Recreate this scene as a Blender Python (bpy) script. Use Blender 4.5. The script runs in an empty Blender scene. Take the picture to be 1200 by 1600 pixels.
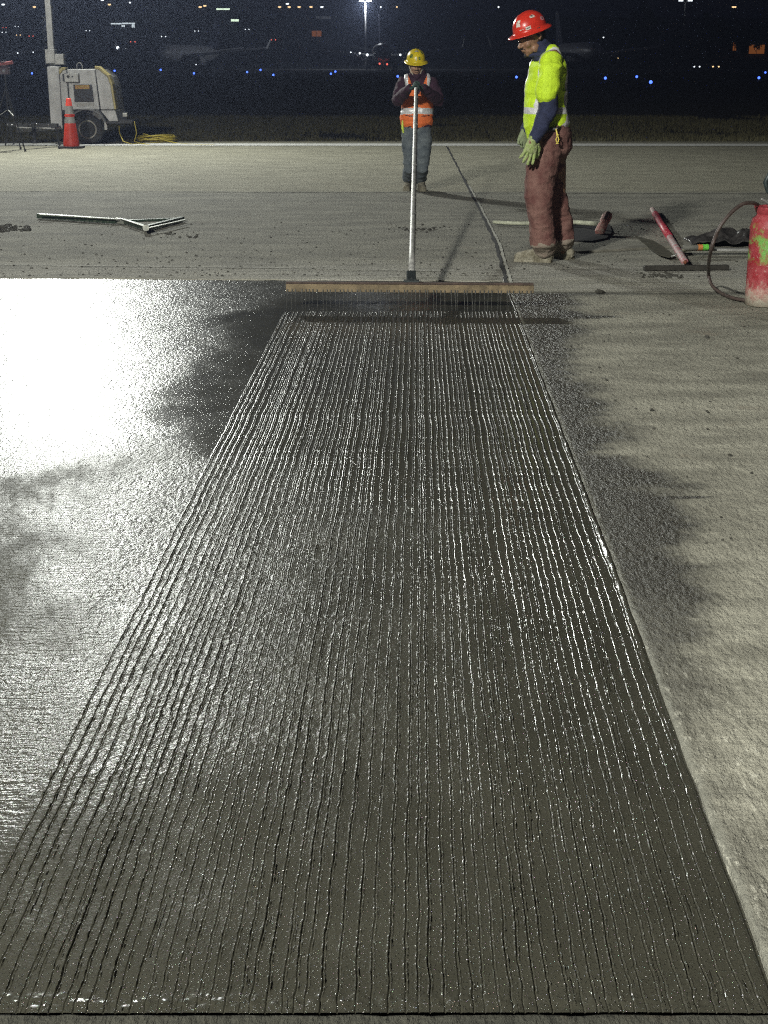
import bpy, math, random
import numpy as np
from mathutils import Vector, Matrix
random.seed(7)
C = bpy.context.scene.collection
R = math.radians

# ------------------------------------------------------------------ camera
H = 1.5
F = 2220.0
TH = math.atan(703.0 / F)
ct, st = math.cos(TH), math.sin(TH)
cam_d = bpy.data.cameras.new('camera')
cam = bpy.data.objects.new('camera', cam_d); C.objects.link(cam)
cam.location = (0, 0, H); cam.rotation_euler = (math.pi / 2 - TH, 0, 0)
cam_d.sensor_fit = 'VERTICAL'; cam_d.sensor_height = 24; cam_d.lens = F / 1600 * 24
cam_d.clip_start = 0.05; cam_d.clip_end = 5000
sc = bpy.context.scene
sc.camera = cam
sc.view_settings.view_transform = 'Standard'; sc.view_settings.look = 'None'
sc.view_settings.exposure = 0; sc.view_settings.gamma = 1
sc.cycles.use_denoising = False
sc.cycles.max_bounces = 4; sc.cycles.diffuse_bounces = 2; sc.cycles.glossy_bounces = 2
sc.cycles.transmission_bounces = 2; sc.cycles.volume_bounces = 0
sc.cycles.sample_clamp_indirect = 0.25; sc.cycles.sample_clamp_direct = 60.0; sc.cycles.use_light_tree = False
sc.cycles.filter_width = 1.2
sc.cycles.caustics_reflective = False; sc.cycles.caustics_refractive = False

# ------------------------------------------------------------------ night sky
w = bpy.data.worlds.new('World'); sc.world = w; w.use_nodes = True
nt = w.node_tree; nt.nodes.clear()
out = nt.nodes.new('ShaderNodeOutputWorld'); bg = nt.nodes.new('ShaderNodeBackground')
sky = nt.nodes.new('ShaderNodeTexSky'); sky.sky_type = 'NISHITA'; sky.sun_disc = False
sky.sun_elevation = R(-5); sky.sun_rotation = R(120); sky.altitude = 300; sky.dust_density = 1.5
mx = nt.nodes.new('ShaderNodeMixRGB'); mx.blend_type = 'ADD'; mx.inputs[0].default_value = 1.0
mx.inputs[2].default_value = (0.030, 0.032, 0.058, 1)
nt.links.new(sky.outputs[0], mx.inputs[1]); nt.links.new(mx.outputs[0], bg.inputs[0])
bg.inputs[1].default_value = 0.10
nt.links.new(bg.outputs[0], out.inputs[0])
w.cycles.sampling_method = 'NONE'

# ------------------------------------------------------------------ the two light towers' lamps (positions of the masts)
L1 = Vector((-6.22, 27.75, 6.4))
L2 = Vector((-5.7, -4.0, 7.5))
P1, P2 = 520.0, 1080.0     # watts per lamp head (four heads a tower)

# ------------------------------------------------------------------ projection helpers: a pixel of the photo and a real distance give a world point
def W(u, v, d):
    k = (v - 800.0) / F
    q = d * (st + k * ct) / (ct - k * st)
    z = d * ct + q * st
    return Vector(((u - 600.0) / F * z, d, H - q))
def G(u, v, h=0.0):
    a = TH + math.atan((v - 800.0) / F)
    d = (H - h) / math.tan(a)
    return W(u, v, d)

# ------------------------------------------------------------------ value noise
def _h(ix, iy, iz, seed):
    n = (ix.astype(np.int64) * 374761393 + iy.astype(np.int64) * 668265263 + iz.astype(np.int64) * 2147483647 + seed * 1274126177) & 0xffffffff
    n = ((n ^ (n >> 13)) * 1274126177) & 0xffffffff
    n = (n ^ (n >> 16)) & 0xffffffff
    return n.astype(np.float64) / 4294967295.0
def vnoise(x, y, z=None, seed=0):
    x = np.asarray(x, float); y = np.asarray(y, float)
    if z is None:
        x0 = np.floor(x); y0 = np.floor(y); fx = x - x0; fy = y - y0
        fx = fx * fx * (3 - 2 * fx); fy = fy * fy * (3 - 2 * fy); o = np.zeros_like(x0)
        a = _h(x0, y0, o, seed); b = _h(x0 + 1, y0, o, seed); c = _h(x0, y0 + 1, o, seed); d = _h(x0 + 1, y0 + 1, o, seed)
        return (a * (1 - fx) + b * fx) * (1 - fy) + (c * (1 - fx) + d * fx) * fy
    z = np.asarray(z, float)
    z0 = np.floor(z); fz = z - z0; fz = fz * fz * (3 - 2 * fz)
    def lay(zz):
        x0 = np.floor(x); y0 = np.floor(y); fx = x - x0; fy = y - y0
        fx = fx * fx * (3 - 2 * fx); fy = fy * fy * (3 - 2 * fy)
        a = _h(x0, y0, zz, seed); b = _h(x0 + 1, y0, zz, seed); c = _h(x0, y0 + 1, zz, seed); d = _h(x0 + 1, y0 + 1, zz, seed)
        return (a * (1 - fx) + b * fx) * (1 - fy) + (c * (1 - fx) + d * fx) * fy
    return lay(z0) * (1 - fz) + lay(z0 + 1) * fz
def fbm(x, y, oct=3, seed=0):
    s = 0; a = 0.5; t = 0
    for i in range(oct):
        s = s + a * vnoise(x * 2 ** i, y * 2 ** i, None, seed + i); t += a; a *= .5
    return s / t

# ------------------------------------------------------------------ materials
MATS = {}
def mat(name, col, rough=0.7, metal=0.0, var=0.25, scale=8.0, bump=0.15, bscale=60.0, emit=None, spec=0.5, col2=None, coat=0.0, thr=(0.35, 0.65)):
    if name in MATS: return MATS[name]
    m = bpy.data.materials.new(name); m.use_nodes = True; n = m.node_tree.nodes; l = m.node_tree.links
    b = n['Principled BSDF']
    tc = n.new('ShaderNodeTexCoord')
    no = n.new('ShaderNodeTexNoise'); no.inputs['Scale'].default_value = scale; no.inputs['Detail'].default_value = 6; no.inputs['Roughness'].default_value = .65
    l.new(tc.outputs['Object'], no.inputs['Vector'])
    rp = n.new('ShaderNodeValToRGB'); rp.color_ramp.elements[0].position = thr[0]; rp.color_ramp.elements[1].position = thr[1]
    if col2 is None:
        c1 = tuple(c * (1 - var) for c in col); c2 = tuple(min(1, c * (1 + var)) for c in col)
    else: c1, c2 = col, col2
    rp.color_ramp.elements[0].color = (*c1, 1); rp.color_ramp.elements[1].color = (*c2, 1)
    l.new(no.outputs['Fac'], rp.inputs[0]); l.new(rp.outputs[0], b.inputs['Base Color'])
    b.inputs['Roughness'].default_value = rough; b.inputs['Metallic'].default_value = metal
    b.inputs['Specular IOR Level'].default_value = spec
    b.inputs['Coat Weight'].default_value = coat
    if bump:
        nb = n.new('ShaderNodeTexNoise'); nb.inputs['Scale'].default_value = bscale; nb.inputs['Detail'].default_value = 4
        l.new(tc.outputs['Object'], nb.inputs['Vector'])
        bp = n.new('ShaderNodeBump'); bp.inputs['Strength'].default_value = bump; bp.inputs['Distance'].default_value = 0.01
        l.new(nb.outputs['Fac'], bp.inputs['Height']); l.new(bp.outputs[0], b.inputs['Normal'])
    if emit:
        b.inputs['Emission Color'].default_value = (*emit[:3], 1); b.inputs['Emission Strength'].default_value = emit[3]
        m.cycles.emission_sampling = 'NONE'      # small far lamps: seen, not sampled
    MATS[name] = m
    return m
def emitter(name, col, s):
    return mat(name, col, 0.4, var=0, bump=0, emit=(*col, s))

# ------------------------------------------------------------------ mesh builder
class MB:
    def __init__(self): self.v = []; self.f = []
    def add(self, vs, fs):
        o = len(self.v); self.v += [Vector(a) for a in vs]; self.f += [tuple(i + o for i in f) for f in fs]
    def box(self, c, s, rot=None, taper=1.0):
        c = Vector(c); hx, hy, hz = s[0] / 2, s[1] / 2, s[2] / 2
        vs = []
        for sz in (-1, 1):
            t = taper if sz > 0 else 1
            for sx, sy in ((-1, -1), (1, -1), (1, 1), (-1, 1)):
                p = Vector((sx * hx * t, sy * hy * t, sz * hz))
                if rot: p = rot @ p
                vs.append(c + p)
        self.add(vs, [(3, 2, 1, 0), (4, 5, 6, 7), (0, 1, 5, 4), (1, 2, 6, 5), (2, 3, 7, 6), (3, 0, 4, 7)])
        return self
    def bar(self, a, b, wdt, hgt, up=(0, 0, 1)):
        a = Vector(a); b = Vector(b); t = (b - a).normalized(); s = t.cross(Vector(up)).normalized(); u = s.cross(t)
        m = Matrix((s, t, u)).transposed()
        return self.box((a + b) / 2, (wdt, (b - a).length, hgt), m)
    def tube(self, pts, rad, n=12, side=None, cap=True, rnd=True):
        """pts list; rad scalar / list of scalar or (r_side, r_front)"""
        pts = [Vector(p) for p in pts]
        N = len(pts)
        rs = [(rad, rad) if not hasattr(rad, '__len__') else ((rad[i], rad[i]) if not hasattr(rad[i], '__len__') else rad[i]) for i in range(N)]
        tg = []
        for i in range(N):
            a = pts[max(0, i - 1)]; b = pts[min(N - 1, i + 1)]; tg.append((b - a).normalized())
        s = Vector(side) if side is not None else (Vector((0, 0, 1)) if abs(tg[0].z) < .9 else Vector((1, 0, 0)))
        rings = []
        def ring(p, t, s, r):
            s = (s - t * s.dot(t)).normalized(); f = t.cross(s)
            return [p + s * (r[0] * math.cos(2 * math.pi * k / n)) + f * (r[1] * math.sin(2 * math.pi * k / n)) for k in range(n)], s
        if cap and rnd:
            for a in (80, 50, 22):
                m_ = min(rs[0]); rings.append(ring(pts[0] - tg[0] * m_ * math.sin(R(a)), tg[0], s, (rs[0][0] * math.cos(R(a)), rs[0][1] * math.cos(R(a))))[0])
        for i in range(N):
            rg, s2 = ring(pts[i], tg[i], s, rs[i]); rings.append(rg)
            if side is None: s = s2
        if cap and rnd:
            for a in (22, 50, 80):
                m_ = min(rs[-1]); rings.append(ring(pts[-1] + tg[-1] * m_ * math.sin(R(a)), tg[-1], s, (rs[-1][0] * math.cos(R(a)), rs[-1][1] * math.cos(R(a))))[0])
        vs = [p for rg in rings for p in rg]; fs = []
        for i in range(len(rings) - 1):
            for k in range(n):
                a = i * n + k; b = i * n + (k + 1) % n; fs.append((a, b, b + n, a + n))
        if cap:
            fs.append(tuple(range(n - 1, -1, -1))); fs.append(tuple((len(rings) - 1) * n + k for k in range(n)))
        self.add(vs, fs); return self
    def lathe(self, prof, n=24, M=None, close=True):
        """prof list of (r, z); axis z; transformed by M"""
        vs = []; fs = []
        for r, z in prof:
            for k in range(n):
                a = 2 * math.pi * k / n; p = Vector((r * math.cos(a), r * math.sin(a), z)); vs.append(M @ p if M else p)
        for i in range(len(prof) - 1):
            for k in range(n):
                a = i * n + k; b = i * n + (k + 1) % n; fs.append((a, b, b + n, a + n))
        if close:
            fs.append(tuple(range(n - 1, -1, -1))); fs.append(tuple((len(prof) - 1) * n + k for k in range(n)))
        self.add(vs, fs); return self
    def ell(self, c, r, M=None, n=16, m=10):
        vs = []; fs = []; c = Vector(c)
        for i in range(1, m):
            t = math.pi * i / m
            for k in range(n):
                a = 2 * math.pi * k / n
                p = Vector((r[0] * math.sin(t) * math.cos(a), r[1] * math.sin(t) * math.sin(a), -r[2] * math.cos(t)))
                vs.append(c + (M @ p if M else p))
        for i in range(m - 2):
            for k in range(n):
                a = i * n + k; b = i * n + (k + 1) % n; fs.append((a, b, b + n, a + n))
        p = Vector((0, 0, -r[2])); q = Vector((0, 0, r[2]))
        vs.append(c + (M @ p if M else p)); vs.append(c + (M @ q if M else q))
        for k in range(n): fs.append((len(vs) - 2, (k + 1) % n, k)); fs.append((len(vs) - 1, (m - 2) * n + k, (m - 2) * n + (k + 1) % n))
        self.add(vs, fs); return self
    def prism(self, pts, ext):
        """closed polygon pts (3D), extruded by vector ext"""
        pts = [Vector(p) for p in pts]; e = Vector(ext); n = len(pts)
        self.add(pts + [p + e for p in pts], [tuple(range(n - 1, -1, -1)), tuple(range(n, 2 * n))] + [(i, (i + 1) % n, (i + 1) % n + n, i + n) for i in range(n)])
        return self
    def xf(self, M):
        self.v = [M @ p for p in self.v]; return self
    def mesh(self, name, off=None):
        me = bpy.data.meshes.new(name)
        vs = [(p - off) for p in self.v] if off is not None else self.v
        me.from_pydata([tuple(p) for p in vs], [], self.f); me.update(); return me
    def build(self, name, m, parent=None, off=None, smooth=False, bevel=0.0, segs=2):
        me = self.mesh(name, off)
        ms = m if isinstance(m, (list, tuple)) else [m]
        for x in ms: me.materials.append(x)
        o = bpy.data.objects.new(name, me); C.objects.link(o)
        if parent: o.parent = parent
        if smooth: me.polygons.foreach_set('use_smooth', [True] * len(me.polygons))
        if bevel:
            b = o.modifiers.new('bevel', 'BEVEL'); b.width = bevel; b.segments = segs; b.limit_method = 'ANGLE'; b.angle_limit = R(40)
        return o

def organic(mb, name, m, parent=None, off=None, voxel=0.006, smooth=4, wr=None, pick=None, ff=0.5):
    me = mb.mesh('tmp_' + name); o = bpy.data.objects.new('tmp', me); C.objects.link(o)
    r = o.modifiers.new('r', 'REMESH'); r.mode = 'VOXEL'; r.voxel_size = voxel; r.use_smooth_shade = True
    s = o.modifiers.new('s', 'SMOOTH'); s.iterations = smooth; s.factor = ff
    dg = bpy.context.evaluated_depsgraph_get(); dg.update()
    nm = bpy.data.meshes.new_from_object(o.evaluated_get(dg)); nm.name = name
    bpy.data.objects.remove(o); bpy.data.meshes.remove(me)
    n = len(nm.vertices); co = np.empty(n * 3); nm.vertices.foreach_get('co', co); co = co.reshape(-1, 3)
    if wr:
        no = np.empty(n * 3); nm.vertices.foreach_get('normal', no); no = no.reshape(-1, 3)
        for amp, (sx, sy, sz), seed in wr:
            q = vnoise(co[:, 0] * sx + 50, co[:, 1] * sy + 50, co[:, 2] * sz + 50, seed)
            q = 1 - np.abs(2 * q - 1) * 2
            co = co + no * (amp * q)[:, None]
    nm.materials.clear()
    ms = m if isinstance(m, (list, tuple)) else [m]
    for x in ms: nm.materials.append(x)
    if pick:
        idx = []
        for p in nm.polygons: idx.append(pick(Vector(np.mean(co[list(p.vertices)], axis=0))))
        nm.polygons.foreach_set('material_index', idx)
    if off is not None: co = co - np.array(off)[None, :]
    nm.vertices.foreach_set('co', co.ravel()); nm.polygons.foreach_set('use_smooth', [True] * len(nm.polygons)); nm.update()
    ob = bpy.data.objects.new(name, nm); C.objects.link(ob)
    if parent: ob.parent = parent
    return ob

def thing(name, label, cat, loc=(0, 0, 0), rotz=0, group=None):
    o = bpy.data.objects.new(name, None); C.objects.link(o); o.location = loc; o.rotation_euler = (0, 0, rotz); o.empty_display_size = .2
    return tag(o, label, cat, group)
def tag(o, label, cat, group=None, kind=None):
    o['label'] = label; o['category'] = cat
    if group: o['group'] = group
    if kind: o['kind'] = kind
    return o
def struct(o, kind='structure'):
    o['kind'] = kind; return o
KIDS = {}
def copy_tree(o, parent=None):
    c = o.copy(); C.objects.link(c); c.parent = parent
    for ch in [x for x in bpy.data.objects if x.parent == o]: copy_tree(ch, c)
    return c

def np_mesh(name, V, faces, m):
    me = bpy.data.meshes.new(name)
    me.vertices.add(len(V)); me.vertices.foreach_set('co', V.astype(np.float32).ravel())
    nf = len(faces); me.loops.add(nf * 4); me.polygons.add(nf)
    me.loops.foreach_set('vertex_index', faces.astype(np.int32).ravel())
    me.polygons.foreach_set('loop_start', np.arange(0, nf * 4, 4, dtype=np.int32))
    me.polygons.foreach_set('use_smooth', np.ones(nf, bool))
    me.update(calc_edges=True); me.materials.append(m)
    o = bpy.data.objects.new(name, me); C.objects.link(o); return o
def grid_faces(nr, nc):
    i = np.arange(nr - 1)[:, None] * nc + np.arange(nc - 1)[None, :]
    i = i.ravel(); return np.stack([i, i + 1, i + 1 + nc, i + nc], 1)

# ================================================================== SETTING
def xr(y):   # right edge of the fresh slab (joint with the old pavement)
    return 0.663 + 0.0252 * (y - 2.1)
YB, YF = 1.992, 10.36

def m_fresh():
    m = bpy.data.materials.new('wet_fresh_concrete'); m.use_nodes = True; n = m.node_tree.nodes; l = m.node_tree.links
    b = n['Principled BSDF']; tc = n.new('ShaderNodeTexCoord')
    def noise(scale, det=3, sc3=(1, 1, 1), rough=.5, loc=(0, 0, 0), dist=0.0):
        mp = n.new('ShaderNodeMapping'); mp.inputs['Scale'].default_value = sc3; mp.inputs['Location'].default_value = loc
        l.new(tc.outputs['Object'], mp.inputs['Vector'])
        t = n.new('ShaderNodeTexNoise'); t.inputs['Scale'].default_value = scale; t.inputs['Detail'].default_value = det; t.inputs['Roughness'].default_value = rough
        t.inputs['Distortion'].default_value = dist
        l.new(mp.outputs[0], t.inputs['Vector']); return t
    def mth(op, a, b_, clamp=False):
        t = n.new('ShaderNodeMath'); t.operation = op; t.use_clamp = clamp
        for i, x in enumerate((a, b_)):
            if isinstance(x, (int, float)): t.inputs[i].default_value = x
            else: l.new(x, t.inputs[i])
        return t.outputs[0]
    def ramp(x, a, b_, lo=0., hi=1.):
        t = n.new('ShaderNodeMapRange'); t.interpolation_type = 'SMOOTHSTEP'; l.new(x, t.inputs[0])
        t.inputs[1].default_value = a; t.inputs[2].default_value = b_; t.inputs[3].default_value = lo; t.inputs[4].default_value = hi
        return t.outputs[0]
    sep = n.new('ShaderNodeSeparateXYZ'); l.new(tc.outputs['Object'], sep.inputs[0]); X, Y = sep.outputs[0], sep.outputs[1]
    big = noise(1.1, 4, (1, .6, 1), .6).outputs[0]
    # colour: olive grey cement paste, broad mottling
    cr = n.new('ShaderNodeValToRGB'); cr.color_ramp.elements[0].position = .3; cr.color_ramp.elements[1].position = .75
    cr.color_ramp.elements[0].color = (.036, .035, .026, 1); cr.color_ramp.elements[1].color = (.056, .0545, .041, 1)
    l.new(noise(3.0, 6, (1, .7, 1), .65).outputs[0], cr.inputs[0]); l.new(cr.outputs[0], b.inputs['Base Color'])
    at = n.new('ShaderNodeAttribute'); at.attribute_name = 'floated'
    at2 = n.new('ShaderNodeAttribute'); at2.attribute_name = 'open_grain'
    s3 = at.outputs['Fac']; gr = at2.outputs['Fac']
    r0 = mth('ADD', mth('MULTIPLY', s3, -.085), .275)
    r1 = mth('ADD', r0, mth('MULTIPLY', gr, .16))
    r1 = mth('ADD', r1, mth('MULTIPLY', mth('SUBTRACT', noise(5., 4).outputs[0], .5), .10))
    at3 = n.new('ShaderNodeAttribute'); at3.attribute_name = 'ridge'
    r1 = mth('ADD', r1, mth('MULTIPLY', at3.outputs['Fac'], .13))
    l.new(r1, b.inputs['Roughness'])
    l.new(mth('SUBTRACT', .5, mth('MULTIPLY', gr, .40)), b.inputs['Specular IOR Level'])
    tint = n.new('ShaderNodeMixRGB'); tint.inputs[0].default_value = .45; tint.inputs[1].default_value = (1, 1, 1, 1)
    hs = n.new('ShaderNodeHueSaturation'); hs.inputs['Saturation'].default_value = 2.5; hs.inputs['Value'].default_value = 1.5
    l.new(noise(210, 1).outputs[1], hs.inputs['Color']); l.new(hs.outputs[0], tint.inputs[2]); l.new(tint.outputs[0], b.inputs['Specular Tint'])
    # bumps
    grain = noise(190, 3, (1, 1, 1), .6)
    mid = noise(70, 3, (1, 1.0, 1), .6)
    rip = noise(60, 3, (.22, 1.2, 1), .5, (0, 0, 0), .6)       # float chatter, ridges across the slab
    dia = noise(48, 2, (1.0, .45, 1), .5, (0, 0, 0), .8)
    amt = mth('ADD', mth('ADD', mth('MULTIPLY', s3, -.90), .94), mth('MULTIPLY', gr, .9))
    ripamt = mth('MULTIPLY', ramp(X, -.70, -.86), ramp(Y, 6.4, 4.6))
    h = mth('ADD', mth('MULTIPLY', grain.outputs[0], .38), mth('MULTIPLY', mid.outputs[0], 1.25))
    h = mth('MULTIPLY', h, amt)
    h = mth('ADD', h, mth('MULTIPLY', mth('MULTIPLY', rip.outputs[0], ripamt), 2.6))
    h = mth('ADD', h, mth('MULTIPLY', mth('MULTIPLY', dia.outputs[0], amt), 1.7))
    # sparse wet grit that catches the lamp
    g1 = noise(175, 2, (1, 1, 1), .6, (4, 4, 0)); spk = ramp(g1.outputs[0], .56, .66)
    spk = mth('MULTIPLY', spk, ramp(Y, 6.2, 4.4, .12, 1.0))
    h = mth('ADD', h, mth('MULTIPLY', spk, mth('ADD', mth('MULTIPLY', noise(2.3, 3, (1, 1, 1), .6, (7, 1, 0)).outputs[0], 7.0), mth('ADD', -2.2, ramp(Y, 3.5, 2.7, 0., 1.3)), True) ))
    bp = n.new('ShaderNodeBump'); bp.inputs['Strength'].default_value = 1.0; bp.inputs['Distance'].default_value = 0.0016
    l.new(h, bp.inputs['Height']); l.new(bp.outputs[0], b.inputs['Normal'])
    return m
MF = m_fresh()

# photo pixel, radii in metres, smoothness, open grain
FLOAT_PATCHES = [
    (60, 480, 1.0, 1.2, .15, 0), (130, 560, .8, 1.0, .35, 0), (60, 640, .5, .6, .3, 0), (330, 470, .4, .8, 0, .2), (300, 560, .35, .6, 0, .2), (400, 445, .5, .25, .2, 0),
    (420, 500, .22, .8, 1, 0), (385, 580, .22, .8, 1, 0), (330, 650, .3, .35, .9, 0), (240, 645, .30, .12, .5, .4),
    (200, 725, .14, .22, .1, .8), (130, 780, .16, .30, .1, 1.3), (70, 830, .18, .32, .1, 1.5), (10, 880, .22, .35, .2, 1.7), (-20, 960, .18, .35, .2, 1.6), (-120, 900, .4, .6, .3, 1.6), (40, 720, .35, .35, .1, 0), (120, 900, .2, .35, .05, 0), (230, 800, .2, .3, 0, .1),
    (170, 850, .3, .5, .1, .1), (120, 980, .35, .5, .1, .1), (270, 780, .3, .5, .0, .3), (60, 1130, .3, .3, 0, .2),
    (500, 560, .35, 1.2, 1, 0), (620, 600, .35, 1.3, 1, 0), (450, 680, .3, .5, 1, 0), (600, 700, .35, .6, 1, 0), (720, 540, .25, .8, .55, 0), (800, 700, .25, 1.5, .9, 0),
    (600, 470, .9, .15, .35, .2), (300, 470, .5, .2, .3, 0),
    (420, 830, .4, .5, .15, .3), (560, 860, .25, .3, .1, .6), (400, 960, .4, .5, .2, .5), (300, 1000, .3, .4, .1, .3), (620, 960, .25, .4, .45, .3), (760, 860, .2, .5, .75, .1), (880, 900, .2, .8, 1, 0),
    (300, 1100, .3, .3, .2, .3), (150, 1150, .3, .25, .1, .2), (520, 1100, .25, .3, .3, .6), (700, 1080, .2, .3, .7, .2), (850, 1100, .2, .4, .9, 0), (980, 1150, .2, .5, 1, 0),
    (330, 1280, .15, .12, 1, 0), (200, 1240, .2, .12, .3, .3), (60, 1330, .2, .1, .7, .3), (480, 1230, .15, .12, .6, .4), (640, 1280, .15, .12, .9, .2), (560, 1240, .15, .1, .5, .5),
    (500, 1440, .12, .1, .85, .3), (300, 1420, .12, .1, .9, .3), (100, 1420, .12, .1, .9, .3), (-60, 1420, .2, .15, .9, .3), (60, 1540, .3, .08, 1, .1), (750, 1450, .15, .15, .8, .2), (950, 1400, .2, .2, 1, .05), (1080, 1500, .2, .2, 1, 0), (500, 1540, .5, .06, .95, .1), (800, 1360, .2, .1, .7, .3)]
def build_slab():
    # rows grow with distance
    ys = [YB]; 
    while ys[-1] < YF: ys.append(ys[-1] + 0.0030 + 0.0011 * (ys[-1] - YB))
    ys = np.array(ys); nr = len(ys)
    NG = 60
    rng = np.random.RandomState(3)
    # irregular tine spacing
    gap = 1 + rng.uniform(-.30, .30, NG); pos = np.cumsum(gap); pos = (pos - pos[0]) / (pos[-1] - pos[0])
    depth = rng.uniform(.6, 1.15, NG)
    prof = np.array([-.5, -.40, -.30, -.235, -.19, -.15, -.11, -.07, -.03, .03, .07, .11, .15, .19, .235, .30, .40])   # of one spacing
    # columns: param within strip
    sp = 1.0 / (NG - 1)
    cols = []      # (strip parameter, signed distance to its groove in m, groove index)
    for g in range(NG):
        lo = (pos[g] - pos[g - 1]) / 2 / sp if g else .5
        hi = (pos[g + 1] - pos[g]) / 2 / sp if g < NG - 1 else .5
        for p in prof:
            q = p
            if p < -.2: q = -.2 + (p + .2) / .3 * (lo - .2)
            if p > .2: q = .2 + (p - .2) / .3 * (hi - .2)
            cols.append((pos[g] + q * sp, q * 0.0245, g))
    lp = np.array([c[0] for c in cols]); ld = np.array([c[1] for c in cols]); lg = np.array([c[2] for c in cols])
    Y = ys[:, None]
    xl = -.742 + .0175 * (Y - 2.1); xrr = .630 + .0315 * (Y - 2.1) - .0006 * (Y - 2.1) ** 2
    wig = (vnoise(Y * 1.7, Y * 0 + 3.3, None, 11) - .5) * .008 + (vnoise(Y * 5.5, Y * 0 + 8.1, None, 12) - .5) * .0035 + (vnoise(Y * 30, Y * 0 + 1.1, None, 13) - .5) * .0025
    X = xl + (xrr - xl) * lp[None, :] + wig
    gi = lg[None, :] + 0 * Y; Yg = Y + 0 * X
    X = X + (vnoise(Yg * 14, gi * 7.7 + .5, None, 21) - .5) * .0030 + (vnoise(Yg * 60, gi * 5.3 + .5, None, 22) - .5) * .0020 * np.clip((6.0 - Yg) / 3, 0.0, 1) + (vnoise(Yg * 3.0, gi * 3.1 + .5, None, 23) - .5) * .004
    D = ld[None, :] + 0 * Y
    dep = depth[lg][None, :] * (.75 + .5 * vnoise(Yg * 6, gi * 3.3 + .5, None, 31))
    slot = -np.exp(-(D / .00095) ** 2) * .0040 * dep
    side = np.where(D > 0, 1.0, .45 - .6 * np.clip((Yg - 4.2) / 1.6, 0, 1))
    sg = np.sign(D) * 3.7
    rn = vnoise(Yg * 150, gi * 9.1 + sg, None, 41); rn2 = vnoise(Yg * 52, gi * 4.1 + sg, None, 42)
    farc = np.clip((Yg - 4.2) / 1.6, 0, 1); crumb = np.clip(rn - .42, 0, 1) * 3.4 * (1 - farc) + np.clip(rn2 - .58, 0, 1) * 2.2
             # the far end is raked cleaner, with unbroken ridges
    ridge = np.exp(-((np.abs(D) - (.0030 + .0011 * farc)) / (.0012 + .0009 * farc)) ** 2) * (.0001 + .0028 * farc + (.0019 - .0014 * farc) * crumb) * np.clip(.5 + .5 * side, .18, 1) * dep
    # grooves begin where the rake tines stand (8.93 m) and end just short of the near edge
    fade = np.clip((8.93 - Yg) / .02, 0, 1) * np.clip((Yg - (YB + .035)) / .03, 0, 1)
    Z = slot * np.clip((8.93 - Yg) / .02, 0, 1) + ridge * fade
    # ragged near lip where the tines lifted out
    lip = np.exp(-((Yg - YB - .03) / .02) ** 2)
    Z += lip * (fbm(X * 60, Yg * 60, 3, 51) - .35) * .0065
    # left, plain floated part
    NL = 260
    t = np.linspace(0, 1, NL)[None, :]
    XL = -5.2 + (X[:, :1] + 5.2) * t; XL = XL[:, :-1]; YL = Y + 0 * XL
    ZL = 0 * XL
    # right margin up to the joint, with a bead of mortar pushed against the old edge
    tr = np.linspace(0, 1, 30)[None, 1:]; xe = xr(Y) + (vnoise(Y * 9, Y * 0 + 4.4, None, 61) - .5) * .006
    XR = X[:, -1:] + (xe - X[:, -1:]) * tr; YR = Y + 0 * XR
    dist = xe - XR
    bead = np.exp(-((dist - .004) / .010) ** 2) * (.0065 + .004 * vnoise(YR * 45, XR * 60, None, 62)) * np.clip((YR - 2.25) / 2.2, .0, 1)
    gut = -np.exp(-((dist - .002) / .006) ** 2) * .010 * np.clip((3.9 - YR) / 1.2, 0, 1)
    ZR = bead + gut
    XX = np.concatenate([XL, X, XR], 1); YY = np.concatenate([YL, Yg, YR], 1); ZZ = np.concatenate([ZL, Z, ZR], 1)
    # gentle undulation of the whole floated surface
    ZZ += (fbm(XX * 3.2, YY * 2.2, 3, 71) - .5) * .0046 + (fbm(XX * 13, YY * 9, 2, 72) - .5) * .0011
    V = np.stack([XX, YY, ZZ], -1).reshape(-1, 3)
    nc = XX.shape[1]
    o = np_mesh('fresh_concrete_slab', V, grid_faces(nr, nc), MF)
    # how smoothly the paste was floated (1) or left open and grainy (0), patch by patch
    wxn = XX + (fbm(XX * 2.2, YY * 2.2, 4, 101) - .5) * .5; wyn = YY + (fbm(XX * 2.0 + 9, YY * 1.6, 4, 102) - .5) * 1.0
    num = np.zeros_like(XX); den = np.zeros_like(XX) + 1e-6; num2 = np.zeros_like(XX)
    for u, v, rx, ry, sv, gv in FLOAT_PATCHES:
        g = G(u, v); k = np.exp(-(((wxn - g.x) / rx) ** 2 + ((wyn - g.y) / ry) ** 2)); num += k * sv; num2 += k * gv; den += k
    sm = np.clip(num / den, 0, 1); sm = np.clip((sm - .5) * 1.5 + .5, 0, 1); gn = np.clip(num2 / den, 0, 1.5)
    fq = np.clip((fbm(XX * 10 + YY * 3, YY * 3.2, 5, 103) - .5) * 1.9 + .5, 0, 1); fine = fbm(XX * 45 + YY * 10, YY * 9, 3, 105); gn = np.clip(gn * (.30 + .85 * fq) * (.45 + 1.1 * fine), 0, 1.0)
    sm = np.clip(sm + (fbm(XX * 9 + YY * 2, YY * 3.5, 4, 104) - .5) * .55, 0, 1)
    rdg = np.zeros_like(XX); rdg[:, XL.shape[1]:XL.shape[1] + X.shape[1]] = np.clip(ridge * fade / .0016, 0, 1)
    for nm_, ar in (('floated', sm), ('open_grain', gn), ('ridge', rdg)):
        at = o.data.attributes.new(nm_, 'FLOAT', 'POINT'); at.data.foreach_set('value', ar.astype(np.float32).ravel())
    struct(o)
    return o
build_slab()

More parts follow.
